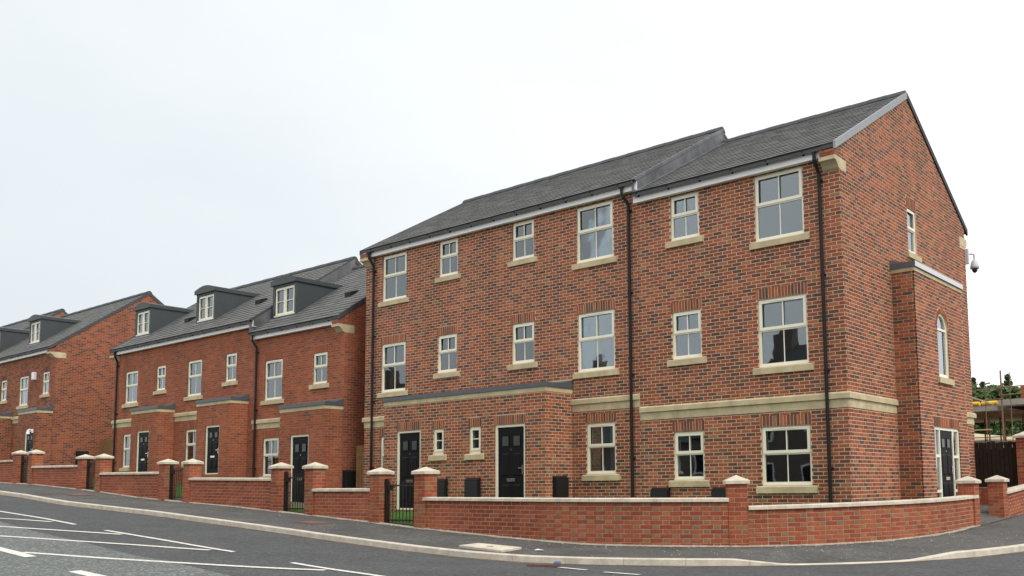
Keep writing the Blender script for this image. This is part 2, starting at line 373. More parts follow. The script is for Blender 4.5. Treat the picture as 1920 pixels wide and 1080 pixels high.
def brick_face(ox, oy, rz, length, z0, z1, holes, pal, start=0, clip=None, phase=0):
    """stretcher bond on a plane: origin (ox,oy) at its left end seen from outside; u runs along rz; holes are (u0,u1,z0,z1)"""
    res = []; c, s_ = math.cos(rz), math.sin(rz); k = int(math.floor(z0/.075))
    while k*.075 < z1-.01:
        za, zb = max(k*.075, z0), min(k*.075+.0605, z1); off = ((k+phase) % 2)*.1125
        u = start-.45+off
        lo, hi = 0.0, length
        if clip: lo, hi = clip(zb)
        lo = max(lo, 0.0); hi = min(hi, length)
        while u < length:
            a, b = max(u, lo), min(u+.208, hi); u += .225
            if b-a < .03 or zb-za < .02: continue
            rs = [(a, b, za, zb)]
            for h in holes: rs = cut(rs, h)
            for (p, q, m0, m1) in rs:
                if q-p < .02 or m1-m0 < .012: continue
                cl = random.choice(pal)
                if cl[0] < .2 and res and res[-1][6][0] < .2 and random.random() < .65: cl = random.choice(pal)
                res.append((ox+p*c, oy+p*s_, m0, q-p, m1-m0, rz, cl))
        k += 1
    return res
def soldier(ox, oy, rz, u0, u1, z, pal, h=.215):
    n = max(2, round((u1-u0)/.075)); st = (u1-u0)/n; c, s_ = math.cos(rz), math.sin(rz)
    return [(ox+(u0+i*st+.004)*c, oy+(u0+i*st+.004)*s_, z, st-.013, h, rz, random.choice(pal)) for i in range(n)]
def emit_bricks(parent_root, wall, bricks, nmax, zmin=-99, test=None):
    def size(b):
        p = Vector((b[0], b[1], b[2])); v = CAM-p; n = Vector((math.sin(b[5]), -math.cos(b[5]), 0)); d = v.length
        return b[3]*b[4]*max(0, n.dot(v)/d)/d**2
    order = sorted([b for b in bricks if b[2] > zmin and (test is None or test(b))], key=size, reverse=True)[:nmax] if nmax else []
    ids = set(id(b) for b in order)
    for b in order: add('brick', brick_mesh(b[3], b[4], b[6]), wall, TR(b[0], b[1], b[2], b[5]))
    mb = MB()
    for b in bricks:
        if id(b) not in ids: brick_faces(mb, *b)
    if mb.f: stuff(add('brickwork', mb.mesh('brickwork', M_BRICK), parent_root))
def core_face(mb, ox, oy, rz, length, z0, z1, holes, back=.004, reveal=.11):
    """mortar plane with openings and their reveals"""
    c, s_ = math.cos(rz), math.sin(rz)
    P = lambda u, d, z: (ox+u*c-d*s_, oy+u*s_+d*c, z)
    us = sorted(set([0, length]+[min(max(h[i], 0), length) for h in holes for i in (0, 1)])); zs = sorted(set([z0, z1]+[min(max(h[i], z0), z1) for h in holes for i in (2, 3)]))
    for a, b in zip(us, us[1:]):
        for e, f in zip(zs, zs[1:]):
            if any(h[0] < (a+b)/2 < h[1] and h[2] < (e+f)/2 < h[3] for h in holes): continue
            mb.quad(P(a, back, e), P(b, back, e), P(b, back, f), P(a, back, f))
    for (a, b, e, f) in holes:
        mb.quad(P(a, back, e), P(a, back, f), P(a, reveal, f), P(a, reveal, e)); mb.quad(P(b, back, f), P(b, back, e), P(b, reveal, e), P(b, reveal, f))
        mb.quad(P(a, back, f), P(b, back, f), P(b, reveal, f), P(a, reveal, f)); mb.quad(P(b, back, e), P(a, back, e), P(a, reveal, e), P(b, reveal, e))

# ------------------------------------------------------------------ windows and doors (local: x right, y into the wall, z up; origin at the bottom left of the opening on the brick face)
WC = {}
def ring(mb, x0, x1, z0, z1, wd, y0, y1, bottom=None, ch=.012):
    bt = bottom or wd
    mb.box(x0, x0+wd, y0, y1, z0, z1); mb.box(x1-wd, x1, y0, y1, z0, z1)
    mb.box(x0+wd, x1-wd, y0+.001, y1-.001, z0, z0+bt); mb.box(x0+wd, x1-wd, y0+.001, y1-.001, z1-wd, z1)
def window_meshes(wd, h, kind):
    k = (round(wd, 2), round(h, 2), kind)
    if k in WC: return WC[k]
    wd, h = k[0], k[1]; parts = []; f = MB()
    if kind == 'tall':                                       # casement above a fixed light, one upright bar in each
        zt = h*.535; ring(f, 0, wd, 0, h, .05, .045, .105, bottom=.075); f.box(.05, wd-.05, .047, .103, zt-.022, zt+.022); f.box(-.012, wd+.012, .022, .045, .002, .03)
        parts.append(('casement', MB(), M_PVC)); ring(parts[-1][1], .028, wd-.028, zt+.006, h-.03, .062, .026, .044)
        if wd > .8:
            v = MB(); v.box(wd*.25, wd*.72, .018, .0255, h-.066, h-.052); parts.append(('trickle_vent', v, M_PVC))
        panes = [(.05, wd/2-.011, .075, zt-.022), (wd/2+.011, wd-.05, .075, zt-.022), (.09, wd/2-.011, zt+.068, h-.092), (wd/2+.011, wd-.09, zt+.068, h-.092)]
        for (a, b, e, g), y in zip(panes[::2], (.066, .040)):
            bar = MB(); bar.box(wd/2-.011, wd/2+.011, y, y+.02, e, g); parts.append(('glazing_bar', bar, M_PVC))
    elif kind == 'slit':                                     # little two-light window
        zt = h*.5; ring(f, 0, wd, 0, h, .05, .045, .105, bottom=.07)
        parts.append(('casement', MB(), M_PVC)); ring(parts[-1][1], .03, wd-.03, .075, h-.03, .06, .026, .044)
        bar = MB(); bar.box(.09, wd-.09, .045, .065, zt+.02, zt+.042); parts.append(('glazing_bar', bar, M_PVC))
        panes = [(.09, wd-.09, .135, zt+.02), (.09, wd-.09, zt+.042, h-.09)]
    elif kind == 'plain':                                    # two lights, no bars
        zt = h*.53; ring(f, 0, wd, 0, h, .05, .045, .105, bottom=.075); f.box(.05, wd-.05, .047, .103, zt-.022, zt+.022)
        parts.append(('casement', MB(), M_PVC)); ring(parts[-1][1], .028, wd-.028, zt+.006, h-.03, .055, .026, .044)
        panes = [(.05, wd-.05, .075, zt-.022), (.083, wd-.083, zt+.061, h-.085)]
    elif kind == 'dormer':                                   # two side by side casements, each with one cross bar
        ring(f, 0, wd, 0, h, .05, .045, .105, bottom=.06); f.box(wd/2-.03, wd/2+.03, .047, .103, .06, h-.05); f.box(-.03, wd+.03, .0, .045, -.01, .03)
        panes = []
        for a, b in ((.04, wd/2-.02), (wd/2+.02, wd-.04)):
            c = MB(); ring(c, a, b, .05, h-.04, .05, .026, .044); parts.append(('casement', c, M_PVC))
            bar = MB(); bar.box(a+.05, b-.05, .03, .05, h*.5-.01, h*.5+.01); parts.append(('glazing_bar', bar, M_PVC))
            panes += [(a+.05, b-.05, .1, h*.5-.01), (a+.05, b-.05, h*.5+.01, h-.09)]
    fm = f.mesh('window', M_PVC); pm = [(n, q.mesh(n, mm)) for n, q, mm in parts]
    for (a, b, e, g) in panes:
        q = MB(); q.box(a, b, .072, .078, e, g); pm.append(('pane', q.mesh('pane', M_GLASS)))
    WC[k] = (fm, pm); return WC[k]
SC = {}
def sill_mesh(wd):
    k = round(wd, 2)
    if k not in SC:
        o = .12; mb = MB(); y0 = -.055
        mb.prism([(y0, -.15), (.10, -.15), (.10, -.002), (.02, -.004), (y0, -.028)], 0, -o, k+o); SC[k] = mb.mesh('sill', M_STONE)
    return SC[k]
def window(parent, x, y, z, wd, h, kind='tall', rz=0.0, sill=True):
    fm, pm = window_meshes(wd, h, kind); Mw = TR(x, y, z, rz)
    o = add('window', fm, parent, Mw)
    for n, me in pm: add(n, me, o, Mw @ Matrix.Rotation(random.uniform(-.005, .005), 4, 'Z') @ Matrix.Rotation(random.uniform(-.006, .006), 4, 'X') if n == 'pane' else Mw)
    if sill: add('sill', sill_mesh(wd), o, Mw)
    return o
DC = {}
def door(parent, x, y, z, wd, h, rz=0.0, side=0.0):
    """black panelled door in a cream frame; side: width of the glazed strips on either hand"""
    k = (round(wd, 2), round(h, 2), side)
    if k not in DC:
        wd, h = k[0], k[1]; lst = []; f = MB(); ring(f, 0, wd, 0, h, .06, .03, .11, bottom=.035)
        a0 = side if side else .06; a1 = wd-side if side else wd-.06
        if side:
            for q in (a0-.055, a1): f.box(q, q+.055, .031, .109, .035, h-.06)
            for lo, hi in ((.06, a0-.055), (a1+.055, wd-.06)):
                for zz in (.32, h*.62): f.box(lo, hi, .033, .107, zz, zz+.06)
        lf = MB(); lf.box(a0+.004, a1-.004, .055, .10, .04, h-.064); lst.append(('leaf', lf.mesh('leaf', M_DOOR)))
        lw = a1-a0; cx = (a0+a1)/2; lh = h-.1
        for sx in (-1, 1):
            pa, pb = (cx-lw*.36, cx-lw*.07) if sx < 0 else (cx+lw*.07, cx+lw*.36)
            for (e, g) in ((.10, .30), (.40, .68)):
                p = MB(); z0, z1 = .04+lh*e, .04+lh*g; pr = [(pa, z0), (pb, z0), (pb, z1), (pa, z1)]
                p.poly([(pa, .0545, z0), (pb, .0545, z0), (pb-.03, .040, z0+.03), (pa+.03, .040, z0+.03)]); p.poly([(pb, .0545, z0), (pb, .0545, z1), (pb-.03, .040, z1-.03), (pb-.03, .040, z0+.03)])
                p.poly([(pb, .0545, z1), (pa, .0545, z1), (pa+.03, .040, z1-.03), (pb-.03, .040, z1-.03)]); p.poly([(pa, .0545, z1), (pa, .0545, z0), (pa+.03, .040, z0+.03), (pa+.03, .040, z1-.03)])
                p.quad((pa+.03, .040, z0+.03), (pb-.03, .040, z0+.03), (pb-.03, .040, z1-.03), (pa+.03, .040, z1-.03)); lst.append(('panel', p.mesh('panel', M_DOOR)))
            z0, z1 = .04+lh*.76, .04+lh*.9
            p = MB(); ring(p, pa, pb, z0, z1, .022, .042, .0545); lst.append(('light_surround', p.mesh('light_surround', M_DOOR)))
            p = MB(); p.box(pa+.022, pb-.022, .046, .0545, z0+.022, z1-.022); lst.append(('door_light', p.mesh('door_light', M_GLASSD)))
        p = MB(); p.box(cx-.13, cx+.13, .034, .0545, .04+lh*.335, .04+lh*.375); p.box(cx-.11, cx+.11, .030, .034, .04+lh*.342, .04+lh*.368); lst.append(('letter_plate', p.mesh('letter_plate', M_CHROME)))
        p = MB(); p.box(a1-.075, a1-.045, .040, .0545, .04+lh*.42, .04+lh*.53); p.box(a1-.16, a1-.05, .012, .030, .04+lh*.49, .04+lh*.502); p.box(a1-.068, a1-.052, .03, .04, .04+lh*.486, .04+lh*.504); lst.append(('handle', p.mesh('handle', M_CHROME)))
        p = MB(); p.tube([(cx, .048, .04+lh*.72), (cx, .0545, .04+lh*.72)], .014, 8); lst.append(('spyhole', p.mesh('spyhole', M_CHROME)))
        if side:
            for lo, hi in ((.06, a0-.055), (a1+.055, wd-.06)):
                for e, g in ((.035, .32), (.38, h*.62), (h*.62+.06, h-.06)):
                    p = MB(); p.box(lo, hi, .066, .072, e, g); lst.append(('pane', p.mesh('pane', M_GLASS)))
        DC[k] = (f.mesh('door', M_PVC), lst)
    fm, lst = DC[k]; Mw = TR(x, y, z, rz); o = add('door', fm, parent, Mw)
    for n, me in lst: add(n, me, o, Mw)
    return o
M_GLASSD = mat('obscured_door_glass', (.06, .07, .07), .25)

# ------------------------------------------------------------------ roofs
def roof_slope(parent, xl, xr, ey, ez, ry, rz_, hole=None, gauge=.225, tw=.30):
    """front slope from eave (ey,ez) to ridge: courses of separate tiles, joined into one part"""
    ln = math.hypot(ry-ey, rz_-ez); dy, dz = (ry-ey)/ln, (rz_-ez)/ln; ny, nz_ = -dz, dy
    n = int(ln/gauge); g = ln/n; tl = MB()
    for i in range(n):
        off = (i % 2)*tw/2; x = xl-off
        while x < xr-.01:
            a, b = max(x, xl), min(x+tw-.004, xr); x += tw
            if b-a < .02: continue
            t0, t1 = i*g, (i+1)*g+.03; th = .020+random.uniform(-.003, .003); v = random.uniform(.88, 1.12); col = (.128*v, .129*v, .127*v)
            lo = lambda q, h: (q, ey+dy*t0+ny*h, ez+dz*t0+nz_*h); un = lambda q: (q, ey+dy*(t0+.010)-ny*.004, ez+dz*(t0+.010)-nz_*.004); hi_ = lambda q: (q, ey+dy*t1+ny*.003, ez+dz*t1+nz_*.003)
            tl.quad(lo(a, th), lo(b, th), hi_(b), hi_(a), col); tl.quad(un(a), un(b), lo(b, th), lo(a, th), col)
            tl.quad(lo(b, -.004), hi_(b), hi_(b), lo(b, th), col)
    return tl
def deck_and_tiles(parent, xl, xr, ey, ez, ry, rz_, by):
    r = MB(); t = .09; e2 = ez-.0; yb = 2*ry-ey
    r.prism([(ey, ez-.012), (ry, rz_-.012), (yb, ez-.012), (yb, ez-t), (ry, rz_-t-.03), (ey, ez-t)], 0, xl+.004, xr-.004)
    ro = add('roof', r.mesh('roof', M_RIDGE), parent)
    tl = roof_slope(ro, xl, xr, ey, ez, ry, rz_); stuff(add('roof_tiles', tl.mesh('roof_tiles', M_TILE), ro))
    x = xl
    while x < xr-.05:                                        # ridge tiles one by one
        x1 = min(x+.45, xr); mb = MB(); q = .006 if int((x-xl)/.45+.5) % 2 else 0
        mb.prism([(ry-.15, rz_-.06+q), (ry-.11, rz_+.015+q), (ry-.06, rz_+.06+q), (ry, rz_+.075+q), (ry+.06, rz_+.06+q), (ry+.11, rz_+.015+q), (ry+.15, rz_-.06+q), (ry, rz_-.02)], 0, x+.002, x1-.003)
        add('ridge_tile', mb.mesh('ridge_tile', M_RIDGE), ro); x = x1
    return ro
def eaves(parent, xl, xr, zb, soff=0.0, zt=None, yf=-.13):
    f = MB(); zt = zt or zb+.205; f.box(xl, xr, yf, yf+.02, zb, zt); fo = add('fascia', f.mesh('fascia', M_WHITE), parent)
    q = MB(); q.box(xl+.002, xr-.002, yf+.0205, .006, zb+.006, zb+.016); add('soffit', q.mesh('soffit', M_PVC), parent)
    g = MB(); y, z = yf-.055, zt+.012; pts = [(y+.045*math.cos(a), z+.045*math.sin(a)) for a in [math.pi+math.pi*k/8 for k in range(9)]]
    inner = [(y+.040*math.cos(a), z+.004+.040*math.sin(a)) for a in [2*math.pi-math.pi*k/8 for k in range(9)]]
    g.prism(pts+inner, 0, xl-.03, xr+.02); go = add('gutter', g.mesh('gutter', M_BLACK, False), parent)
    x = xl+.15
    while x < xr:
        b = MB(); b.prism([(yf-.001, zt-.004), (yf-.108, zt-.004), (yf-.106, zt-.03), (yf-.06, zt-.06), (yf-.001, zt-.095)], 0, x, x+.03); add('gutter_bracket', b.mesh('gutter_bracket', M_BLACK), go); x += .82
def downpipe(parent, x, xo, zt, zb, yf=-.13):
    """pipe down the wall at x, leaving the gutter at xo"""
    p = MB(); y0 = yf-.055; p.tube([(xo, y0, zt), (xo, y0, zt-.18), (x, -.065, zt-.42), (x, -.065, zt-.52), (x, -.065, zb)], .036, 10)
    o = add('downpipe', p.mesh('downpipe', M_BLACK, False), parent)
    z = zt-.55
    while z > zb:
        c = MB(); c.tube([(x, -.065, z), (x, -.065, z-.05)], .044, 10); c.box(x-.06, x+.06, -.03, -.004, z-.04, z-.01); add('pipe_clip', c.mesh('pipe_clip', M_BLACK), o); z -= 1.9
def kneeler(parent, xl, xr, z, y1=.30):
    k = MB(); k.prism([(-.235, z+.24), (y1, z+.24), (y1, z), (-.0, z), (-.05, z+.03), (-.10, z+.09), (-.16, z+.14), (-.235, z+.16)], 0, xl, xr); add('kneeler_stone', k.mesh('kneeler_stone', M_STONE), parent)
def string_course(parent, ox, oy, rz, u0, u1, z, ends=(0, 0)):
    """two stone bands: z is the underside of the projecting upper one; separate stones"""
    n = max(1, round((u1-u0)/.9)); st = (u1-u0)/n
    for i in range(n):
        a, b = u0+i*st, u0+(i+1)*st
        a_, b_ = a+(.0015 if i else -ends[0]), b-(.0015 if i < n-1 else -ends[1])
        mb = MB(); mb.prism([(-.05, 0), (.02, 0), (.02, .132), (-.012, .132), (-.05, .10)], 0, a_, b_); add('string_stone', mb.mesh('string_stone', M_STONE), parent, TR(ox, oy, z, rz))
        mb = MB(); mb.box(max(a_, u0), min(b_, u1), -.010, .02, -.174, -.0015); add('band_stone', mb.mesh('band_stone', M_STONE), parent, TR(ox, oy, z, rz))

def porch_top(parent, x0, x1, yp, zs, ztop, yback=.004, mt=None):
    """stone band and dark metal edge round a flat porch roof"""
    mb = MB(); zc = ztop-.105
    mb.box(x0-.012, x1+.012, yp-.012, yback, zs, zc); add('porch_band', mb.mesh('porch_band', M_STONE), parent)
    mb = MB(); mb.box(x0-.04, x1+.04, yp-.04, yback, zc+.0015, ztop)
    mb.prism([(yback, ztop), (yp+.5*(yback-yp), ztop+.004), (yback, ztop+.11)], 0, x0-.03, x1+.03); add('porch_roof', mb.mesh('porch_roof', M_COPE), parent)

def interior(parent, x0, x1, zlo, zhi, floors, y=2.2):
    mb = MB(); mb.quad((x0, y, zlo), (x1, y, zlo), (x1, y, zhi), (x0, y, zhi))
    for z in floors: mb.box(x0, x1, .14, y, z, z+(.2 if z != floors[-1] else .08))
    for q in frange(x0, x1, max(1, round((x1-x0)/2.5))): mb.box(q-.05, q+.05, .14, y, zlo, zhi)
    add('interior', mb.mesh('interior', M_INT), parent)

def house(name, label, x0, x1, zb, zf, wins, pal, mortar, roof, group, nind=0, zmin=-9, holes2=(), gable=True, gable_far=None, lintels=True, depth=7.88, joint_left=False, clipgable=None, gable_holes=(), gable_ex=(), floors=()):
    """one house: front at y=0 from x0 to x1, brick from zb up to the fascia underside zf. wins: (x,z,w,h,kind,lintel)"""
    o = root(name, ((x0+x1)/2, 0, zb), label, 'house', group)
    holes = [(x-x0, x-x0+wd, z, z+h) for (x, z, wd, h, k, l) in wins]
    ex = list(holes)+[(x-x0-.12, x-x0+wd+.12, z-.15, z) for (x, z, wd, h, k, l) in wins]+[(a-x0, b-x0, c, d) for a, b, c, d in holes2]
    extra = []
    for (x, z, wd, h, k, l) in wins:
        if l: ex.append((x-x0-.03, x-x0+wd+.03, z+h, z+h+.22)); extra += soldier(x0, 0, 0, x-x0-.03, x-x0+wd+.03, z+h+.004, pal)
    bricks = brick_face(x0, 0, 0, x1-x0-.004, zb, zf+.02, ex, pal, start=(x1-x0-.004) % .225)+extra
    core = MB(); core_face(core, x0, 0, 0, x1-x0-.006, zb, zf+.25, holes)
    ey, ez, ry, rz_ = roof; sl = (rz_-ez)/(ry-ey)
    top = lambda y: ez-.1+sl*((y if y <= ry else 2*ry-y)-ey)
    if gable:
        gl = depth-.0065; gz = top(0)
        def clip(z):
            if z <= gz: return (0, gl)
            t = (z-(ez-.1))/sl+ey; return (t-.0065, 2*ry-t-.0065)
        bricks += brick_face(x1, .0065, math.pi/2, gl, zb, rz_-.12, [*gable_holes, *gable_ex], pal, start=0, clip=clip, phase=1)
        core_face(core, x1, 0.006, math.pi/2, depth-.012, zb, gz, list(gable_holes))
        core.poly([(x1-.004, .006, gz), (x1-.004, depth-.006, gz), (x1-.004, ry, rz_-.1)])
    wall = add('wall', core.mesh('wall', mortar), o)
    rear = MB(); rear.quad((x1-.02, depth, zb), (x0, depth, zb), (x0, depth, ez), (x1-.02, depth, ez)); rear.poly([(x0, .008, zb), (x0, .008, top(0)), (x0, ry, rz_-.1), (x0, depth, top(depth)), (x0, depth, zb)])
    if not gable: rear.poly([(x1-.012, .008, zb), (x1-.012, depth, zb), (x1-.012, depth, top(depth)), (x1-.012, ry, rz_-.1), (x1-.012, .008, top(0))])
    add('rear_wall', rear.mesh('rear_wall', M_PLAIN), o)
    for (x, z, wd, h, k, l) in wins: window(o, x, 0, z, wd, h, k)
    if floors: interior(o, x0+.15, x1-.15, zb, floors[-1]+.05, floors)
    deck_and_tiles(o, x0 if not joint_left else x0, x1, ey, ez, ry, rz_, depth)
    return o, wall, bricks
def porch(o, x0, x1, yp, zb, zs, ztop, pal, mortar, doors, wins, right=True):
    """flat-roofed brick porch in front of the facade"""
    holes = [(x-x0, x-x0+wd, z, z+h) for (x, z, wd, h) in doors]+[(x-x0, x-x0+wd, z, z+h) for (x, z, wd, h) in wins]
    ex = list(holes)+[(x-x0-.12, x-x0+wd+.12, z-.15, z) for (x, z, wd, h) in wins]; br = []
    for (x, z, wd, h) in doors+wins:
        ex.append((x-x0-.03, x-x0+wd+.03, z+h, z+h+.22)); br += soldier(x0, yp, 0, x-x0-.03, x-x0+wd+.03, z+h+.004, pal)
    ln = x1-x0; br += brick_face(x0, yp, 0, ln-.004, zb, zs, ex, pal, start=(ln-.004) % .225)
    br += brick_face(x1, yp+.0065, math.pi/2, -yp-.012, zb, zs, [], pal, phase=1)
    mb = MB(); core_face(mb, x0, yp, 0, ln-.006, zb, zs, holes); core_face(mb, x1, yp+.006, math.pi/2, -yp-.008, zb, zs, [])
    mb.quad((x0, 0, zb), (x0, yp+.008, zb), (x0, yp+.008, zs), (x0, 0, zs)); add('porch_wall', mb.mesh('porch_wall', mortar), o)
    porch_top(o, x0, x1, yp, zs, ztop)
    for (x, z, wd, h) in doors: door(o, x, yp, z, wd, h)
    for (x, z, wd, h) in wins: window(o, x, yp, z, wd, h, 'slit')
    return br
def verge(o, x, ey, ez, ry, rz_, front=True, m=None, wd=.05):
    sl = (rz_-ez)/(ry-ey); dz = .05; mb = MB()
    mb.prism([(ey-.01, ez-.13), (ry, rz_-.13), (ry, rz_+.03), (ey-.01, ez+.03)], 0, x, x+wd); add('verge', mb.mesh('verge', m or M_VERGE), o)
    mb = MB(); mb.prism([(2*ry-ey+.01, ez-.13), (2*ry-ey+.01, ez+.03), (ry+.002, rz_+.03), (ry+.002, rz_-.13)], 0, x, x+wd); add('verge', mb.mesh('verge', M_BLACK), o)

G_H = 'red brick town houses along the street'
# ---- the corner house (gable and entrance on the side street)
roofR = (-.22, 8.055, 3.94, 10.45)
winsR = [(-1.915,1.38,1.10,1.195,'tall',1),(-1.915,3.795,1.11,1.41,'tall',1),(-1.915,6.425,1.11,1.405,'tall',0),(-4.06,1.525,.77,1.045,'tall',1),(-4.045,4.16,.755,1.05,'tall',1),(-4.035,6.815,.745,1.015,'tall',0)]
zsR = 3.042; PG0, PG1, PGX = 2.476, 5.645, .51
hR, wallR, brR = house('town_house', 'three storey red brick corner house with a gable and dark slate-grey roof', -4.94, 0, .45, 7.843, winsR, PAL_HOUSE, M_MORTAR, roofR, G_H,
    holes2=[(-4.95, .01, zsR-.176, zsR+.134), (-.34, .01, 7.57, 7.86)], gable_holes=[(3.655-.0065, 4.24-.0065, 6.63, 7.68)],
    gable_ex=[(-.1, PG0, zsR-.176, zsR+.134), (PG1, 9, zsR-.176, zsR+.134), (PG0, PG1, 0, 6.10), (3.655-.12, 4.24+.12, 6.48, 6.63), (3.62, 4.28, 7.68, 7.90), (-.1, .30, 7.56, 7.81), (7.45, 7.9, 7.5, 7.80)], floors=(3.35, 6.0, 7.93))
brR += soldier(0, 0, math.pi/2, 3.62, 4.28, 7.685, PAL_HOUSE)
string_course(hR, -4.94, 0, 0, 0, 4.94, zsR, (.0, .05)); string_course(hR, 0, 0, math.pi/2, -.0, PG0-.004, zsR, (-.012, 0)); string_course(hR, 0, 0, math.pi/2, PG1+.004, 7.88, zsR, (0, .08))
window(hR, 0, 3.655, 6.63, .585, 1.05, 'plain', math.pi/2)
eaves(hR, -4.96, -.31, 7.843); kneeler(hR, -.335, .004, 7.57); downpipe(hR, -.415, -.45, 7.98, .5)
mb = MB(); mb.prism([(-.235, 7.815), (.0, 7.815), (.0, 8.06), (-.235, 7.93)], 0, -.31, -.003); add('eaves_end', mb.mesh('eaves_end', M_PLAIN), hR)
brR += brick_face(-.31, -.243, 0, .30, 7.815, 7.96, [], PAL_HOUSE)
mb = MB(); mb.prism([(7.50, 7.79), (8.04, 7.79), (8.06, 7.66), (7.96, 7.55), (7.50, 7.55)], 0, -.33, .004); add('kneeler_stone', mb.mesh('kneeler_stone', M_STONE), hR)
verge(hR, -.02, *roofR)
def curtain(parent, x, z, wd, h, side):
    mb = MB(); n = 9; w_ = wd*.3; x0 = x+.03 if side < 0 else x+wd-.03-w_
    for k in range(n): mb.quad((x0+w_*k/n, .17+.02*(k % 2), z), (x0+w_*(k+1)/n, .17+.02*((k+1) % 2), z), (x0+w_*(k+1)/n, .17+.02*((k+1) % 2), z+h), (x0+w_*k/n, .17+.02*(k % 2), z+h))
    add('curtain', mb.mesh('curtain', M_CURT), parent)
# porch on the gable: brick box, arched stair window, glazed entrance
br = []; yA, yB = 3.80, 4.545; zsp, zar = 4.84, .3725; dA, dB, dZ0, dZ1 = 3.30, 5.0, .86, 2.613
ex = [(yA-PG0, yB-PG0, 3.745, zsp+.02), (dA-PG0, dB-PG0, dZ0, dZ1), (dA-PG0-.03, dB-PG0+.03, dZ1, dZ1+.22), (yA-PG0-.12, yB-PG0+.12, 3.595, 3.745)]
for k in range(9):                                           # steps of the arch opening, hidden behind the ring of arch bricks
    z0, z1 = zsp+.02+k*.07, zsp+.02+(k+1)*.07; rr_ = zar+.115; hh = math.sqrt(max(0, rr_**2-max(0, z0-zsp)**2)); ex.append(((yA+yB)/2-hh-PG0, (yA+yB)/2+hh-PG0, z0, min(z1, zsp+rr_)))
br += brick_face(PGX, PG0, math.pi/2, PG1-PG0, .45, 5.90, ex, PAL_HOUSE, phase=1)
br += brick_face(0.012, PG0, 0, PGX-.016, .45, 5.90, [], PAL_HOUSE)
br += soldier(PGX, PG0, math.pi/2, dA-PG0-.03, dB-PG0+.03, dZ1+.004, PAL_HOUSE)
mb = MB(); hs = [(yA-PG0, yB-PG0, 3.745, zsp+zar+.01), (dA-PG0, dB-PG0, dZ0, dZ1)]
core_face(mb, PGX, PG0, math.pi/2, PG1-PG0, .45, 5.90, hs); mb.quad((.0, PG0+.008, .45), (PGX-.008, PG0+.008, .45), (PGX-.008, PG0+.008, 5.9), (.0, PG0+.008, 5.9))
mb.quad((PGX-.008, PG1-.006, .45), (.0, PG1-.006, .45), (.0, PG1-.006, 5.9), (PGX-.008, PG1-.006, 5.9))
yc = (yA+yB)/2                                                # mortar spandrels beside the arch
for sg in (-1, 1):
    pts = [(yc+sg*zar, zsp+.0), (yc+sg*(zar+.012), zsp+zar+.02), (yc, zsp+zar+.02)]+[(yc+sg*zar*math.sin(a), zsp+zar*math.cos(a)) for a in frange(0, math.pi/2, 8)[:-1]]
    mb.prism(pts, 0, PGX-.10, PGX-.009)
add('porch_wall', mb.mesh('porch_wall', M_MORTAR), hR)
for k in range(17):                                           # arch bricks
    a0, a1 = math.pi*k/17+.01, math.pi*(k+1)/17-.01; q = MB()
    q.prism([(yc-math.cos(a)*r_, zsp+math.sin(a)*r_) for a, r_ in ((a0, zar+.002), (a1, zar+.002), (a1, zar+.112), (a0, zar+.112))], 0, PGX-.05, PGX, random.choice(PAL_WARM)); add('arch_brick', q.mesh('arch_brick', M_BRICK), hR)
aw = MB(); n = 14; ro_, ri = zar, zar-.06
outl = [(yA, 3.745), (yB, 3.745)]+[(yc+ro_*math.cos(a), zsp+ro_*math.sin(a)) for a in frange(0, math.pi, n)]; inn = [(yA+.06, 3.82), (yB-.06, 3.82)]+[(yc+ri*math.cos(a), zsp+ri*math.sin(a)) for a in frange(0, math.pi, n)]
for k in range(len(outl)):
    k2 = (k+1) % len(outl); a, b, c, d = outl[k], outl[k2], inn[k2], inn[k]; xf, xb = PGX-.045, PGX-.105
    aw.quad((xf, *a), (xf, *b), (xf, *c), (xf, *d)); aw.quad((xf, *d), (xf, *c), (xb, *c), (xb, *d))
aw.box(PGX-.10, PGX-.047, yA+.06, yB-.06, zsp-.03, zsp+.02); awo = add('arched_window', aw.mesh('arched_window', M_PVC), hR)
q = MB(); q.box(PGX-.080, PGX-.074, yA+.06, yB-.06, 3.82, zsp-.03); add('pane', q.mesh('pane', M_GLASS), awo)
q = MB(); q.prism([(yB-.06, zsp+.02), ]+[(yc+ri*math.cos(a), zsp+ri*math.sin(a)) for a in frange(.06, math.pi-.06, n)]+[(yA+.06, zsp+.02)], 0, PGX-.080, PGX-.074); add('pane', q.mesh('pane', M_GLASS), awo)
add('sill', sill_mesh(yB-yA), awo, TR(PGX, yA, 3.745, math.pi/2))
door(hR, PGX, dA, dZ0, dB-dA, dZ1-dZ0, math.pi/2, side=.43)
mb = MB(); mb.box(.002, PGX+.012, PG0-.012, PG1+.012, 5.9, 5.985); add('porch_band', mb.mesh('porch_band', M_STONE), hR)
mb = MB(); mb.box(.002, PGX+.04, PG0-.04, PG1+.04, 5.9865, 6.10); po = add('porch_roof', mb.mesh('porch_roof', M_COPE), hR)
mb = MB(); mb.box(PGX+.041, PGX+.048, PG0-.041, PG1+.02, 5.99, 6.104); add('porch_edge_trim', mb.mesh('porch_edge_trim', M_SILV), po)
mb = MB(); mb.prism([(0.003, 6.1), (PGX*.6, 6.103), (0.003, 6.2)], 1, PG0-.03, PG1); add('porch_flashing', mb.mesh('porch_flashing', M_LEAD), po)
emit_bricks(hR, wallR, brR+br, 300, 1.2)
mb = MB(); mb.quad((.12, PG0+.1, .5), (.12, PG1-.1, .5), (.12, PG1-.1, 5.8), (.12, PG0+.1, 5.8)); add('interior', mb.mesh('interior', M_INT), hR)

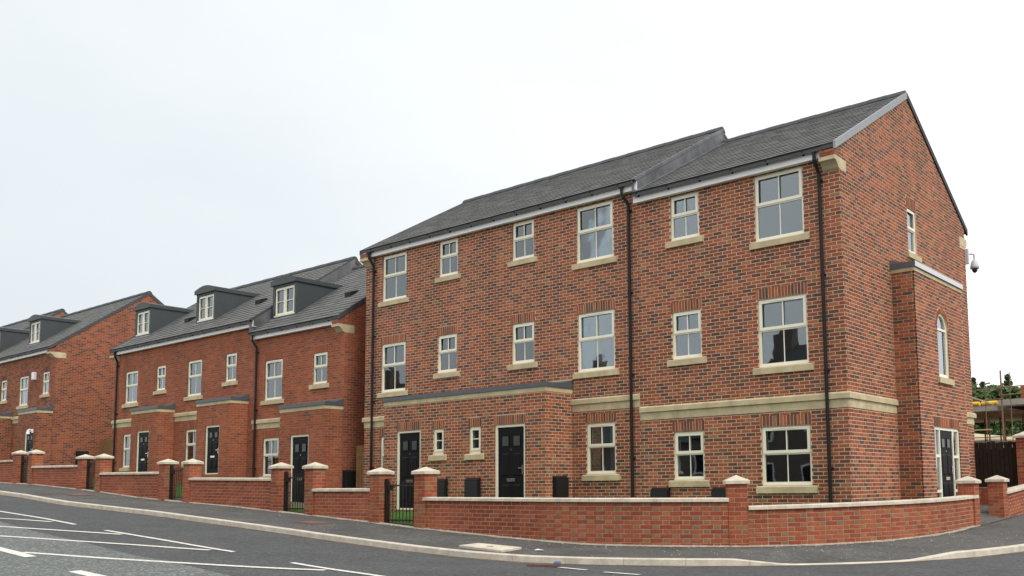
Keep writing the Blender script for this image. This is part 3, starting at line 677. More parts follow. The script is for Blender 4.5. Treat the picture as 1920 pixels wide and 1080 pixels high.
# ---- the pair of houses beside it (one long shared porch)
roofL = (-.22, 8.36, 3.94, 10.83); zsL = 3.343; yp = -.95
winsL = [(-6.765,6.745,1.115,1.37,'tall',0),(-8.905,7.155,.75,.985,'tall',0),(-11.665,7.145,.735,.995,'tall',0),(-14.085,6.785,1.055,1.33,'tall',0),
         (-6.76,4.105,1.115,1.405,'tall',1),(-8.92,4.50,.76,1.025,'tall',1),(-11.705,4.51,.75,1.025,'tall',1),(-14.095,4.15,1.055,1.39,'tall',1),(-6.515,1.69,.855,1.19,'tall',1),(-14.095,1.70,1.055,1.19,'tall',1)]
hL, wallL, brL = house('town_house', 'three storey pair of red brick houses sharing one long flat-roofed porch with two black doors', -14.84, -4.945, .5, 8.149, winsL, PAL_HOUSE, M_MORTAR, roofL, G_H, gable=False,
    holes2=[(-6.94, -4.9, zsL-.176, zsL+.134), (-14.9, -12.745, zsL-.176, zsL+.134), (-12.74, -6.944, 0, 3.95), (-14.9, -14.5, 7.88, 8.18)], floors=(3.65, 6.3, 8.24))
string_course(hL, -14.84, 0, 0, 7.90, 9.893, zsL); string_course(hL, -14.84, 0, 0, 0, 2.095, zsL, (.05, 0))
eaves(hL, -14.52, -4.86, 8.149); kneeler(hL, -14.84, -14.505, 7.88, .1); downpipe(hL, -5.148, -5.25, 8.29, .55); downpipe(hL, -14.42, -14.47, 8.29, .6)
mb = MB(); mb.prism([(-.235, 8.12), (.0, 8.12), (.0, 8.36), (-.235, 8.235)], 0, -14.84, -14.53); add('eaves_end', mb.mesh('eaves_end', M_PLAIN), hL)
brP = porch(hL, -12.74, -6.944, yp, .5, 3.614, 3.83, PAL_HOUSE, M_MORTAR, [(-12.21, .875, .945, 2.05), (-8.58, .86, .985, 2.045)], [(-10.785, 2.26, .395, .65), (-9.47, 2.245, .405, .66)])
emit_bricks(hL, wallL, brL+brP, 300, 1.35)
curtain(hL, -6.515, 1.69, .855, 1.19, 1); curtain(hL, -6.515, 1.69, .855, 1.19, -1)
# lead-covered step where this roof stands above the corner house's roof
sl = lambda y, r: r[1]+(r[3]-r[1])*(y-r[0])/(r[2]-r[0])
mb = MB(); mb.prism([(-.2, sl(-.2, roofR)-.02), (3.94, roofR[3]-.02), (3.94, roofL[3]-.03), (-.2, sl(-.2, roofL)-.03)], 0, -4.94, -4.925); lf = add('lead_flashing', mb.mesh('lead_flashing', M_LEAD), hL)
mb = MB(); mb.prism([(-.2, sl(-.2, roofR)+.021), (3.94, roofR[3]+.021), (3.94, roofR[3]+.030), (-.2, sl(-.2, roofR)+.030)], 0, -4.924, -4.76); add('lead_apron', mb.mesh('lead_apron', M_LEAD), lf)
mb = MB(); mb.prism([(-.22, roofL[1]-.06), (3.94, roofL[3]-.06), (3.94, roofL[3]+.028), (-.22, roofL[1]+.028)], 0, -4.96, -4.91); add('verge', mb.mesh('verge', M_LEAD), hL)
mb = MB(); mb.prism([(-.225, roofL[1]-.12), (3.94, roofL[3]-.12), (3.94, roofL[3]+.02), (-.225, roofL[1]+.02)], 0, -14.88, -14.845); add('verge', mb.mesh('verge', M_RIDGE), hL)

# ---- terrace of houses further up the street, with dormers
def dormer(o, x0, x1, yf, plane, zt, side=1):
    ey, ez, ry, rz_ = plane; sl = (rz_-ez)/(ry-ey); zr = lambda y: ez+sl*(y-ey)
    yb = (zt-ez)/sl+ey; z0 = zr(yf)-.05; mb = MB(); wx = .11
    for q0, q1 in ((x0, x0+.02), (x1-.02, x1)): mb.prism([(yf, z0), (yb, zt-.03), (yf, zt-.03)], 0, q0, q1)
    a, b, e, g = x0+wx, x1-wx, z0+.14, zt-.13
    for bx in ((x0+.02, a, z0, zt-.03), (b, x1-.02, z0, zt-.03), (a, b, z0, e), (a, b, g, zt-.03)): mb.box(bx[0], bx[1], yf+.004, yf+.10, bx[2], bx[3])
    d = add('dormer', mb.mesh('dormer', M_DORMER), o)
    fm, pm = window_meshes(b-a, g-e, 'dormer'); Mw = TR(a, yf, e); add('dormer_window', fm, d, Mw)
    for n, me in pm: add(n, me, d, Mw)
    q = MB(); q.quad((a+.02, yf+.13, e+.02), (b-.02, yf+.13, e+.02), (b-.02, yf+.13, g-.02), (a+.02, yf+.13, g-.02)); add('blind', q.mesh('blind', M_CURT), d)
    q = MB(); n = 8; pr = [(x0-.05, zt-.05), (x1+.05, zt-.05)]+[(x1+.05-(x1-x0+.1)*k/n, zt+.085+.13*math.sin(math.pi*k/n)) for k in range(n+1)]
    q.prism(pr, 1, yf-.07, yb+.05); add('dormer_roof', q.mesh('dormer_roof', M_DORMER), d)
    q = MB(); q.prism([(yf-.15, zr(yf-.15)+.022), (yf, zr(yf)+.022), (yf, zr(yf)+.034), (yf-.15, zr(yf-.15)+.034)], 0, x0-.1, x1+.1)
    q.prism([(yf, zr(yf)+.022), (yb, zt+.022), (yb, zt+.034), (yf, zr(yf)+.034)], 0, x1, x1+.11); add('lead_flashing', q.mesh('lead_flashing', M_LEAD), d)
def vent(o, x, y, plane):
    ey, ez, ry, rz_ = plane; z = ez+(rz_-ez)/(ry-ey)*(y-ey)+.02; mb = MB(); mb.prism([(y-.14, z-.09), (y-.14, z+.06), (y+.16, z+.16), (y+.16, z+.105)], 0, x, x+.3); add('tile_vent', mb.mesh('tile_vent', M_BLACK), o)
def sv(o, roof, xl, dk=True):
    mb = MB(); mb.prism([(roof[0]-.012, roof[1]-.12), (roof[2], roof[3]-.12), (roof[2], roof[3]+.03), (roof[0]-.012, roof[1]+.03)], 0, xl, xl+.045); add('verge', mb.mesh('verge', M_RIDGE), o)
    mb = MB(); mb.prism([(2*roof[2]-roof[0], roof[1]-.15), (2*roof[2]-roof[0], roof[1]+.03), (roof[2]+.001, roof[3]+.03), (roof[2]+.001, roof[3]-.15)], 0, xl, xl+.045); add('verge', mb.mesh('verge', M_RIDGE), o)
yq = -.62
roofB = (-.22, 6.585, 3.94, 9.50); zsB = 3.58
hB, wallB, brB = house('town_house', 'two storey brick house with one grey dormer, at the downhill end of its terrace', -20.70, -15.84, .8, 6.37, [(-20.07,4.32,1.01,1.305,'tall',1),(-17.41,4.64,.73,.97,'tall',1),(-20.08,1.86,.9,1.23,'tall',1)],
    PAL_WARM, M_MORTAR2, roofB, G_H, holes2=[(-20.71, -18.17, zsB-.176, zsB+.134), (-18.16, -15.8, 0, 4.1), (-16.17, -15.8, 6.10, 6.40)], gable_ex=[(-.1, .35, 6.09, 6.34)], floors=(3.9, 6.45))
string_course(hB, -20.70, 0, 0, 0, 2.53, zsB); eaves(hB, -20.72, -16.15, 6.37); kneeler(hB, -16.175, -15.836, 6.10, .35); downpipe(hB, -20.47, -20.55, 6.51, 1.0)
mb = MB(); mb.prism([(-.235, 6.345), (.0, 6.345), (.0, 6.6), (-.235, 6.46)], 0, -16.15, -15.845); add('eaves_end', mb.mesh('eaves_end', M_PLAIN), hB)
brB += porch(hB, -18.16, -15.86, yq, .8, 3.77, 3.99, PAL_WARM, M_MORTAR2, [(-17.59, 1.0, .94, 2.06)], [])
emit_bricks(hB, wallB, brB, 0); dormer(hB, -20.5, -19.15, .5, roofB, 8.28); vent(hB, -17.4, 1.25, roofB); sv(hB, roofB, -15.86)
roofA = (-.22, 7.02, 3.94, 9.90); zsA = 4.10
hA, wallA, brA = house('town_house', 'two storey brick pair with two grey dormers and two separate flat-roofed porches', -30.71, -20.705, 1.2, 6.81, [(-22.48,5.12,.69,.965,'tall',1),(-25.02,4.79,.97,1.28,'tall',1),(-27.31,5.17,.68,.92,'tall',1),(-29.78,4.83,1.0,1.25,'tall',1),(-25.03,2.4,.95,1.2,'tall',1),(-29.79,2.36,.95,1.28,'tall',1)],
    PAL_WARM, M_MORTAR2, roofA, G_H, gable=False, holes2=[(-25.84, -23.14, zsA-.176, zsA+.134), (-30.72, -27.85, zsA-.176, zsA+.134), (-23.13, -20.98, 0, 4.6), (-27.84, -25.85, 0, 4.6)], floors=(4.4, 6.9))
string_course(hA, -30.71, 0, 0, 4.87, 7.57, zsA); string_course(hA, -30.71, 0, 0, 0, 2.86, zsA, (.05, 0)); eaves(hA, -30.40, -20.63, 6.81); kneeler(hA, -30.71, -30.38, 6.54, .1)
downpipe(hA, -30.38, -30.36, 6.95, 1.4)
mb = MB(); mb.prism([(-.235, 6.785), (.0, 6.785), (.0, 7.03), (-.235, 6.9)], 0, -30.71, -30.40); add('eaves_end', mb.mesh('eaves_end', M_PLAIN), hA)
brA += porch(hA, -23.13, -20.98, yq, 1.2, 4.27, 4.48, PAL_WARM, M_MORTAR2, [(-22.53, 1.97, .88, 1.62)], [])+porch(hA, -27.84, -25.85, yq, 1.2, 4.27, 4.49, PAL_WARM, M_MORTAR2, [(-27.35, 2.0, .9, 1.63)], [])
emit_bricks(hA, wallA, brA, 0); dormer(hA, -25.5, -24.2, .5, roofA, 8.68); dormer(hA, -30.25, -29.0, .5, roofA, 8.68); vent(hA, -22.68, 1.3, roofA); vent(hA, -27.25, 1.1, roofA)
mb = MB(); mb.prism([(-.22, 6.60), (3.94, 9.5), (3.94, 9.87), (-.22, 6.95)], 0, -20.70, -20.684); add('lead_flashing', mb.mesh('lead_flashing', M_LEAD), hA); sv(hA, roofA, -20.737); sv(hA, roofA, -30.74)
for x_, z_, w_, h_ in ((-20.07,4.32,1.01,1.305),(-25.02,4.79,.97,1.28),(-29.78,4.83,1.0,1.25),(-29.79,2.36,.95,1.28)):
    for sd_ in (-1, 1): curtain(hB if x_ > -20.5 else hA, x_, z_, w_, h_, sd_)
roofC = (-.22, 7.78, 3.94, 10.80); zsC = 4.80
hC, wallC, brC = house('town_house', 'brick house pair with grey dormers and a wide blank gable, highest up the street', -46.0, -36.4, 2.0, 7.57, [(-37.65,5.76,.68,.99,'tall',1),(-40.22,5.4,1.0,1.34,'tall',1),(-42.43,5.77,.71,.98,'tall',1),(-45.2,5.4,1.0,1.34,'tall',1)],
    PAL_FAR, M_MORTAR2, roofC, G_H, holes2=[(-40.8, -38.42, zsC-.176, zsC+.134), (-38.41, -36.3, 0, 5.15), (-42.95, -40.87, 0, 5.15), (-36.75, -36.3, 7.3, 7.6)], gable_ex=[(-.1, .42, 7.3, 7.54)], floors=(5.2, 7.6))
string_course(hC, -46.0, 0, 0, 5.20, 7.58, zsC); eaves(hC, -46.0, -36.72, 7.57); kneeler(hC, -36.75, -36.396, 7.3, .42)
mb = MB(); mb.prism([(-.235, 7.545), (.0, 7.545), (.0, 7.76), (-.235, 7.64)], 0, -36.72, -36.405); add('eaves_end', mb.mesh('eaves_end', M_PLAIN), hC)
brC += porch(hC, -38.41, -36.42, yq, 2.0, 4.86, 5.08, PAL_FAR, M_MORTAR2, [(-37.6, 2.5, .9, 1.62)], [])+porch(hC, -42.95, -40.87, yq, 2.0, 4.86, 5.08, PAL_FAR, M_MORTAR2, [(-42.3, 2.5, .9, 1.62)], [])
emit_bricks(hC, wallC, brC, 0); dormer(hC, -40.8, -39.5, .5, roofC, 9.5); dormer(hC, -45.6, -44.3, .5, roofC, 9.5); sv(hC, roofC, -36.42)
roofD = (-.22, 8.2, 3.94, 11.2)
hD, wallD, brD = house('town_house', 'brick house whose ridge just shows beyond the blank gable, furthest up the street', -55.5, -46.05, 2.3, 7.99, [(-48.3,6.1,1.0,1.34,'tall',1),(-53.0,6.1,1.0,1.34,'tall',1)], PAL_FAR, M_MORTAR2, roofD, G_H, floors=(5.6, 8.0))
eaves(hD, -55.5, -46.1, 7.99); emit_bricks(hD, wallD, brD, 0); sv(hD, roofD, -46.1)
mb = MB(); mb.box(-38.62, -38.34, -.10, -.004, 6.48, 6.82); mb.box(-38.60, -38.36, -.115, -.10, 6.5, 6.8); tag(add('alarm_box', mb.mesh('alarm_box', M_WHITE)), 'small white alarm box on the brick wall beside an upstairs window', 'alarm box')
mb = MB(); mb.box(-36.82, -36.70, -.66, -.62, 4.0, 4.16); mb.tube([(-36.76, -.66, 4.1), (-36.76, -.76, 4.14), (-36.76, -.80, 4.10)], .03); mb.tube([(-36.76, -.80, 4.12), (-36.76, -.80, 3.94)], [.04, .075], 10)
tag(add('porch_lamp', mb.mesh('porch_lamp', M_WHITE)), 'small white lamp on the porch wall above the highest house door', 'lamp')

# ------------------------------------------------------------------ garden walls, pillars, gates
def wall_run(name, label, s0, s1, zc0, zc1, nind, flem, group='low brick garden walls along the pavement', cope_ends=(.0, .0)):
    o = root(name, (*xy((s0+s1)/2, -.1), base((s0+s1)/2)), label, 'garden wall', group)
    zc = lambda s: zc0+(zc1-zc0)*(s-s0)/(s1-s0)
    core = MB(); n = max(1, int((s1-s0)/.35)) if s1 > CX else 1; ss = frange(s0, s1, n)
    lowz = min(base(q) for q in ss)-.12
    for a, b in zip(ss, ss[1:]):
        for e0, e1, za, zb_ in ((-.008, -.207, 0, 0),):
            A, B, C_, D = xy(a, -.004), xy(b, -.004), xy(b, -.207), xy(a, -.207)
            core.quad((*A, lowz), (*B, lowz), (*B, zc(b)), (*A, zc(a))); core.quad((*C_, lowz), (*D, lowz), (*D, zc(a)), (*C_, zc(b)))
    A, D = xy(s0, -.004), xy(s0, -.207); core.quad((*D, lowz), (*A, lowz), (*A, zc0), (*D, zc0))
    B, C_ = xy(s1, -.004), xy(s1, -.207); core.quad((*B, lowz), (*C_, lowz), (*C_, zc1), (*B, zc1))
    wo = add('wall', core.mesh('wall', M_MORTARW), o); br = []
    k = 1
    while zc(s0)-k*.075 > lowz-.05 or zc(s1)-k*.075 > lowz-.05:
        bnd = CX+(.056 if k % 2 else 0); zones = [(s0, min(s1, bnd), False), (max(s0, bnd), s1, True)] if flem else [(s0, s1, False)]
        for lo, hi, isf in zones:
            if hi-lo < .05: continue
            q = lo+.004-(.1125 if k % 2 and not isf else 0); i = 1 if isf and k % 2 else 0
            while q < hi-.02:
                head = isf and i % 2 == 1; q1 = q+(.0975 if head else .21)
                a, b = max(q, lo+.004), min(q1, hi-.004); i += 1; q = q1+.015
                if b-a < .03: continue
                z = zc((a+b)/2)-k*.075+.005
                if z+.065 < base((a+b)/2)-.05: continue
                th = tangent((a+b)/2); cx_, cy_ = xy((a+b)/2, 0); hw = (b-a)/2
                br.append((cx_-hw*math.cos(th), cy_-hw*math.sin(th), z, b-a, .0615, th, random.choice(PAL_HEAD if head else PAL_WALL)))
        k += 1
    emit_bricks(o, wo, br, nind)
    n = max(1, round((s1-s0)/.6)); st = (s1-s0+sum(cope_ends))/n      # coping stones one by one
    for i in range(n):
        a, b = s0-cope_ends[0]+i*st+.0015, s0-cope_ends[0]+(i+1)*st-.0015; mb = MB(); sub = frange(a, b, 3 if b > CX else 1)
        for p, q in zip(sub, sub[1:]):
            prof = [(.045, 0), (.045, .05), (.03, .058), (-.1075, .068), (-.245, .058), (-.26, .05), (-.26, 0)]
            Pp = [(*xy(p, e), zc(p)+z) for e, z in prof]; Q = [(*xy(q, e), zc(q)+z) for e, z in prof]
            for j in range(len(prof)): mb.quad(Pp[j], Q[j], Q[(j+1) % len(prof)], Pp[(j+1) % len(prof)])
            if p == sub[0]: mb.poly(Pp)
            if q == sub[-1]: mb.poly(Q[::-1])
        add('coping_stone', mb.mesh('coping_stone', M_CAP), o)
    return o
def pillar(x, y, rz, zb, zcap, label, nind, wd=.327, cap=.405, hc=.15, group='brick gate pillars with pyramid caps'):
    """brick pillar centred at x,y; zcap: underside of the cap"""
    o = root('gate_pillar', (x, y, zb), label, 'gate pillar', group); h = wd/2; Mp = TR(x, y, 0, rz)
    core = MB(); core.box(-h+.004, h-.004, -h+.004, h-.004, zb-.15, zcap); co = add('shaft', core.mesh('shaft', M_MORTARW), o, Mp); br = []
    for f, (lx, ly, a) in enumerate(((-h, -h, 0), (h, -h, math.pi/2), (h, h, math.pi), (-h, h, -math.pi/2))):
        p = Mp @ Vector((lx, ly, 0)); k = 1
        while zcap-k*.075 > zb-.06:
            z = zcap-k*.075+.005; cuts = ((.0, .215), (.225, wd)) if (k+f) % 2 else ((0.0, .1025), (.1125, wd))
            for q0, q1 in cuts:
                c, s_ = math.cos(rz+a), math.sin(rz+a); g0, g1 = q0+(.0035 if q0 == 0 else 0), q1-(.0035 if q1 == wd else 0)
                br.append((p.x+g0*c, p.y+g0*s_, z, g1-g0, .065, rz+a, random.choice(PAL_WALL if random.random() < .7 else PAL_HEAD)))
            k += 1
    vis = lambda b: Vector((math.sin(b[5]), -math.cos(b[5]), 0)).dot(CAM-Vector(b[:3])) > 0
    emit_bricks(o, co, br, nind, test=vis)
    cm = MB(); c = cap/2; i = 0; lo = zcap+.002; mid = zcap+.055; ch = .008
    r1 = [(-c, -c), (c, -c), (c, c), (-c, c)]
    cm.poly([(px, py, lo) for px, py in r1[::-1]])
    for k in range(4):
        a, b = r1[k], r1[(k+1) % 4]; cm.quad((*a, lo), (*b, lo), (*b, mid), (*a, mid)); sh = (c-ch)/c; cm.quad((*a, mid), (*b, mid), (b[0]*sh, b[1]*sh, mid+.008), (a[0]*sh, a[1]*sh, mid+.008))
        cm.poly([(a[0]*sh, a[1]*sh, mid+.008), (b[0]*sh, b[1]*sh, mid+.008), (0, 0, zcap+hc)])
    add('pillar_cap', cm.mesh('pillar_cap', M_CAP), o, Mp); return o
yw = -4.45+.13
wall_run('garden_wall', 'low brick garden wall highest up the street, left of the uphill-most gate', -33, -27.74, 2.52, 2.485, 0, False)
wall_run('garden_wall', 'low brick garden wall in front of the wide blank gable', -26.19, -22.77, 2.235, 2.19, 0, False)
wall_run('garden_wall', 'low brick garden wall before the uphill porch of the pair with two dormers', -21.27, -17.73, 1.93, 1.89, 0, False)
wall_run('garden_wall', 'low brick garden wall before the downhill porch of the pair with two dormers', -16.16, -12.38, 1.705, 1.64, 0, False)
wall_run('garden_wall', 'short brick garden wall before the narrow alley between the terraces', -10.76, -8.72, 1.38, 1.37, 120, False)
SP = -.33
wall_run('garden_wall', 'long brick garden wall curving in front of the pair with the long porch', -7.02, SP-.14, 1.178, 1.134, 300, True, cope_ends=(.03, -.01))
wall_run('garden_wall', 'curved brick garden wall wrapping the corner below the gable, stepped lower', SP+.16, 6.0, .995, 1.085, 300, True, cope_ends=(-.01, .0))
wall_run('garden_wall', 'straight brick garden wall on the side street beyond the gate', 8.05, 14.5, 1.13, 1.50, 150, False)
for x, z, lb, ni in ((-27.6,2.72,'gate pillar at the uphill-most gate, uphill side',0),(-26.33,2.70,'gate pillar at the uphill-most gate, downhill side',0),(-22.63,2.43,'gate pillar below the wide blank gable, uphill side of its gate',0),(-21.41,2.41,'gate pillar below the blank gable, downhill side of its gate',0),
                 (-17.59,2.15,'gate pillar uphill of the gate between the terrace porches',0),(-16.3,2.12,'gate pillar downhill of the gate between the terrace porches',0),(-12.24,1.92,'gate pillar uphill of the gate to the single dormer house',40),(-10.9,1.89,'gate pillar downhill of the gate to the single dormer house',60),
                 (-8.58,1.72,'gate pillar uphill of the gate to the long porch',60),(-7.16,1.70,'gate pillar downhill of the gate to the long porch',80)):
    pillar(x, yw, 0, base(x)-.02, z, 'brick '+lb, ni)
px_, py_ = xy(SP, -.152); pillar(px_, py_, tangent(SP), base(SP), 1.425, 'brick pillar where the curved garden wall steps down, no gate beside it', 80)
pillar(1.47, 2.265, math.pi/2, .50, 1.375, 'brick gate pillar ending the curved wall beside the glazed entrance', 60)
pillar(1.45, 4.39, math.pi/2, .55, 1.395, 'brick gate pillar across the side gate from the curved wall', 60)
def gate(x0, x1, z0, z1, label):
    o = root('garden_gate', ((x0+x1)/2, yw, z0), label, 'gate', 'black bar gates between the pillars'); w_ = .07
    for a in (x0, x1-.05):
        mb = MB(); mb.box(a, a+(w_ if a == x0 else .05), yw-.03, yw+.03, z0, z1); add('gate_post', mb.mesh('gate_post', M_IRON), o)
    for z in (z0+.06, z1-.16):
        mb = MB(); mb.box(x0+.06, x1-.05, yw-.008, yw+.008, z, z+.03); add('rail', mb.mesh('rail', M_IRON), o)
    n = 9
    for i in range(n):
        x = x0+.12+(x1-x0-.2)*i/(n-1); mb = MB(); mb.tube([(x, yw, z0+.03), (x, yw, z1-.05)], .0095, 6); add('bar', mb.mesh('bar', M_IRON), o)
    mb = MB(); mb.box(x0+.09, x0+.17, yw-.035, yw+.035, z1-.24, z1-.14); add('latch', mb.mesh('latch', M_IRON), o)
for x0, x1, lb in ((-27.42,-26.51,'black bar gate highest up the street'),(-22.45,-21.59,'black bar gate below the wide blank gable'),(-17.41,-16.48,'black bar gate between the two terrace porches'),(-12.06,-11.08,'black bar gate before the single dormer house'),(-8.40,-7.34,'black bar gate before the long porch')):
    xm = (x0+x1)/2; gate(x0, x1, base(xm)+.03, base(xm)+.96, lb)

# ------------------------------------------------------------------ gardens
def garden_z(x, y):
    lvl = interp(x, [(-60,3.3),(-47,2.7),(-36,2.5),(-31,1.8),(-21.2,1.62),(-20.4,1.0),(-15.5,.98),(-14.8,.84),(-5,.84),(-4,.84),(0.4,.84),(3,.84)])
    s, e = se(x, y); t = min(max((-e-.25)/2.6, 0), 1); return (base(s)+.02)*(1-t)+lvl*t
mb = MB(); xs = frange(-50, 1.4, 130); ys = frange(0, 1, 10)
for x in xs:
    yf = Y0+.2 if x <= CX else CY-math.sqrt(max(0, (RR-.2)**2-(min(x, 1.39)-CX)**2))
    for t in ys: y = yf+(3.0-yf)*t if x > -.05 else yf+(.05-yf)*t; mb.v.append((x, y, garden_z(x, y)))
for i in range(len(xs)-1):
    for j in range(len(ys)-1): k = i*len(ys)+j; mb.f.append((k, k+len(ys), k+len(ys)+1, k+1)); mb.c.append(None)
structure(add('lawn', mb.mesh('lawn', M_GRASS, True)))
mb = MB()
for gx0, gx1 in ((-8.5, -7.25), (-12.1, -11.0), (-17.5, -16.4), (-22.5, -21.5), (-27.4, -26.4)):
    for _ in range(900):
        x, y = random.uniform(gx0-.3, gx1+.5), random.uniform(-4.15, -1.2); z = garden_z(x, y); h = random.uniform(.03, .08); a = random.uniform(0, 6.28); dx, dy = .006*math.cos(a), .006*math.sin(a); g = random.uniform(.7, 1.3)
        mb.poly([(x-dx, y-dy, z), (x+dx, y+dy, z), (x+random.uniform(-.03, .03), y+random.uniform(-.03, .03), z+h)], (.055*g, .14*g, .02*g))
gb = stuff(add('grass_blades', mb.mesh('grass_blades', M_LEAF))); tag(gb, 'short green grass growing behind the garden gates', 'grass')
mb = MB()                                                     # tarmac path through the side gate, up to the glazed entrance
mb.quad((.52, 2.45, .80), (1.66, 2.42, .546), (1.66, 5.2, .646), (.52, 5.2, .80)); mb.quad((.45, 5.2, .84), (1.35, 5.2, .66), (1.35, 7.8, .78), (.02, 7.8, .82)); structure(add('path', mb.mesh('path', M_PAVE)))

# ------------------------------------------------------------------ small things on and by the houses
def meter_box(x, y, z, wd, h, label, rz=0):
    mb = MB(); mb.prism([(-.10, 0), (-.004, 0), (-.004, h), (-.03, h), (-.10, h-.05)], 0, 0, wd); b = add('meter_box', None, None, TR(x, y, z, rz)); tag(b, label, 'meter box', 'black meter boxes against the house walls')
    add('case', mb.mesh('case', M_BLACK), b, TR(x, y, z, rz)); q = MB(); q.box(.02, wd-.02, -.108, -.101, .03, h-.07); add('lid', q.mesh('lid', M_IRON), b, TR(x, y, z, rz))
meter_box(-10.62, -.95, .9, .40, .75, 'tall black meter box under the slit window next to the gate-side door'); meter_box(-9.52, -.95, .9, .46, .76, 'tall black meter box under the slit window next to the second door')
meter_box(-6.944, -.73, .9, .46, .76, 'tall black meter box on the side wall of the long porch', math.pi/2); meter_box(-4.63, 0, .85, .46, .52, 'low black meter box beside the downpipe of the corner house'); meter_box(-3.07, 0, .85, .40, .51, 'low black meter box under the wide ground window of the corner house')
meter_box(-15.838, -.0, 1.0, .42, .98, 'tall black meter box on the alley-side gable wall', math.pi/2); meter_box(-36.4, 1.0, 2.4, .5, .85, 'black meter box on the wide blank gable wall', math.pi/2)
# alley gate of brown timber
g = root('alley_gate', (-15.3, .3, .9), 'brown timber gate closing the alley between the two terraces', 'gate')
for i in range(5):
    mb = MB(); x = -15.55+i*.135; mb.box(x, x+.125, .27+random.uniform(0, .006), .30, .9, 2.70); add('board', mb.mesh('board', M_RAWWOOD), g)
g = root('alley_gate', (-33, 1.2, 2.0), 'brown timber fence closing the gap beside the wide blank gable', 'fence')
for i in range(38):
    mb = MB(); x = -36.35+i*.148; mb.box(x, x+.138, 2.0+random.uniform(0, .006), 2.03, 1.9, 3.75); add('board', mb.mesh('board', M_RAWWOOD), g)
# security camera on the far corner of the gable
c = root('security_camera', (0, 7.9, 7.3), 'white dome security camera on a bracket at the rear corner of the gable', 'camera')
mb = MB(); mb.box(-.10, .07, 7.885, 7.98, 7.12, 7.52); add('bracket', mb.mesh('bracket', M_CCTV), c)
mb = MB(); mb.tube([(.0, 7.98, 7.40), (.11, 8.17, 7.42), (.14, 8.18, 7.40), (.14, 8.18, 7.26)], .025, 8); add('arm', mb.mesh('arm', M_CCTV), c)
mb = MB(); mb.tube([(.14, 8.18, z) for z in (7.27, 7.25, 7.18, 7.08, 7.02)], [.025, .055, .09, .11, .115], 16); add('housing', mb.mesh('housing', M_CCTV, True), c)
mb = MB(); mb.tube([(.14, 8.18, z) for z in (7.019, 6.97, 6.93, 6.905)], [.078, .07, .047, .012], 14); add('dome', mb.mesh('dome', M_DBLK, True), c)
# timber fence on a low brick wall behind the side entrance, and its tall pier
o = root('timber_gate', (.5, 7.85, .8), 'dark stained timber board gate beside the rear corner of the gable', 'gate')
for i in range(10):
    x = .005+i*.103; mb = MB(); wd_ = .094+random.uniform(-.006, .003); mb.box(x, x+wd_, 7.80+random.uniform(0, .012), 7.828, 1.27, 2.40+random.uniform(-.035, .03)); add('board', mb.mesh('board', M_TIMBER), o)
mb = MB(); mb.box(.0, 1.03, 7.872, 7.885, 1.26, 2.2); add('added_gap_backing', mb.mesh('added_gap_backing', M_TIMBER), o)  # added dark sheet: blocks the bright sand behind so the lower gaps read dark
for z in (1.5, 2.15):
    mb = MB(); mb.box(.0, 1.03, 7.8285, 7.87, z, z+.1); add('rail', mb.mesh('rail', M_TIMBER), o)
o = root('low_wall', (.5, 7.9, .7), 'low brick wall under the dark timber gate', 'garden wall'); br = brick_face(.0, 7.79, 0, 1.03, .6, 1.25, [], PAL_WALL)
mb = MB(); mb.box(.0, 1.03, 7.798, 7.98, .5, 1.25); wo = add('wall', mb.mesh('wall', M_MORTARW), o); emit_bricks(o, wo, br, 0)
pillar(1.255, 7.95, math.pi/2, .75, 2.48, 'tall brick pier beside the dark timber gate', 40, wd=.44, cap=.56, hc=.19)
# things lying on the pavement and road
def on_pave(u, v): return hit_surface(u, v, lambda s, e: pave_z(s, e))
pts = [on_pave(*q) for q in ((860,1026),(898,1021.5),(978,1029.5),(940,1036))]
o = root('manhole_slab', tuple(sum(pts, Vector())/4), 'pale concrete manhole slab set in the pavement by the kerb', 'manhole cover')
mb = MB(); T = [tuple(p+Vector((0, 0, .032))) for p in pts]; B = [tuple(p-Vector((0, 0, .02))) for p in pts]; mb.poly(T[::-1])
for k in range(4): mb.quad(B[k], B[(k+1) % 4], T[(k+1) % 4], T[k])
add('slab', mb.mesh('slab', M_CAP), o); mb = MB(); cz = sum(pts, Vector())/4; mb.box(cz.x-.07, cz.x+.07, cz.y-.02, cz.y+.02, cz.z+.033, cz.z+.037); add('lifting_eye', mb.mesh('lifting_eye', M_RED), o)
for (u, v, wd, ln, lb) in ((586,980,.75,.5,'rusty iron cover in the pavement near the single dormer house'),(146,928,.8,.5,'dark iron cover in the pavement far up the street')):
    p = on_pave(u, v); mb = MB(); mb.box(-wd/2, wd/2, -ln/2, ln/2, -.03, .008); mb.box(-wd/2+.05, wd/2-.05, -ln/2+.05, ln/2-.05, .008, .014)
    q = add('iron_cover', mb.mesh('iron_cover', M_RED), None, Matrix.Translation(p) @ Matrix.Rotation(.052, 4, 'Y')); tag(q, lb, 'manhole cover')
mb = MB()
for k in range(300):
    s = random.choice([random.uniform(-9, 5), random.uniform(-2.5, 4.5), random.uniform(-20, 5)]); e = abs(random.gauss(0, .12))+.02 if random.random() < .45 else random.uniform(.05, 1.8); x, y = xy(s, e); z = pave_z(s, e); r_ = random.uniform(.004, .012)*(1.6 if random.random() < .08 else 1); a = random.uniform(0, 3)
    P_ = [(x+r_*math.cos(a+q*1.57)*random.uniform(.7, 1.3), y+r_*math.sin(a+q*1.57), z+random.uniform(-.002, .004)) for q in range(4)]; tp = (x, y, z+r_*.8)
    for q in range(4): mb.poly([P_[q], P_[(q+1) % 4], tp])
tag(stuff(add('stone_chips', mb.mesh('stone_chips', M_CHIP))), 'pale stone chips and mortar crumbs scattered on the pavement', 'debris')
mb = MB()                                                     # mortar and soil fillet where the wall meets the pavement
ss = frange(-33, 6.0, 330)
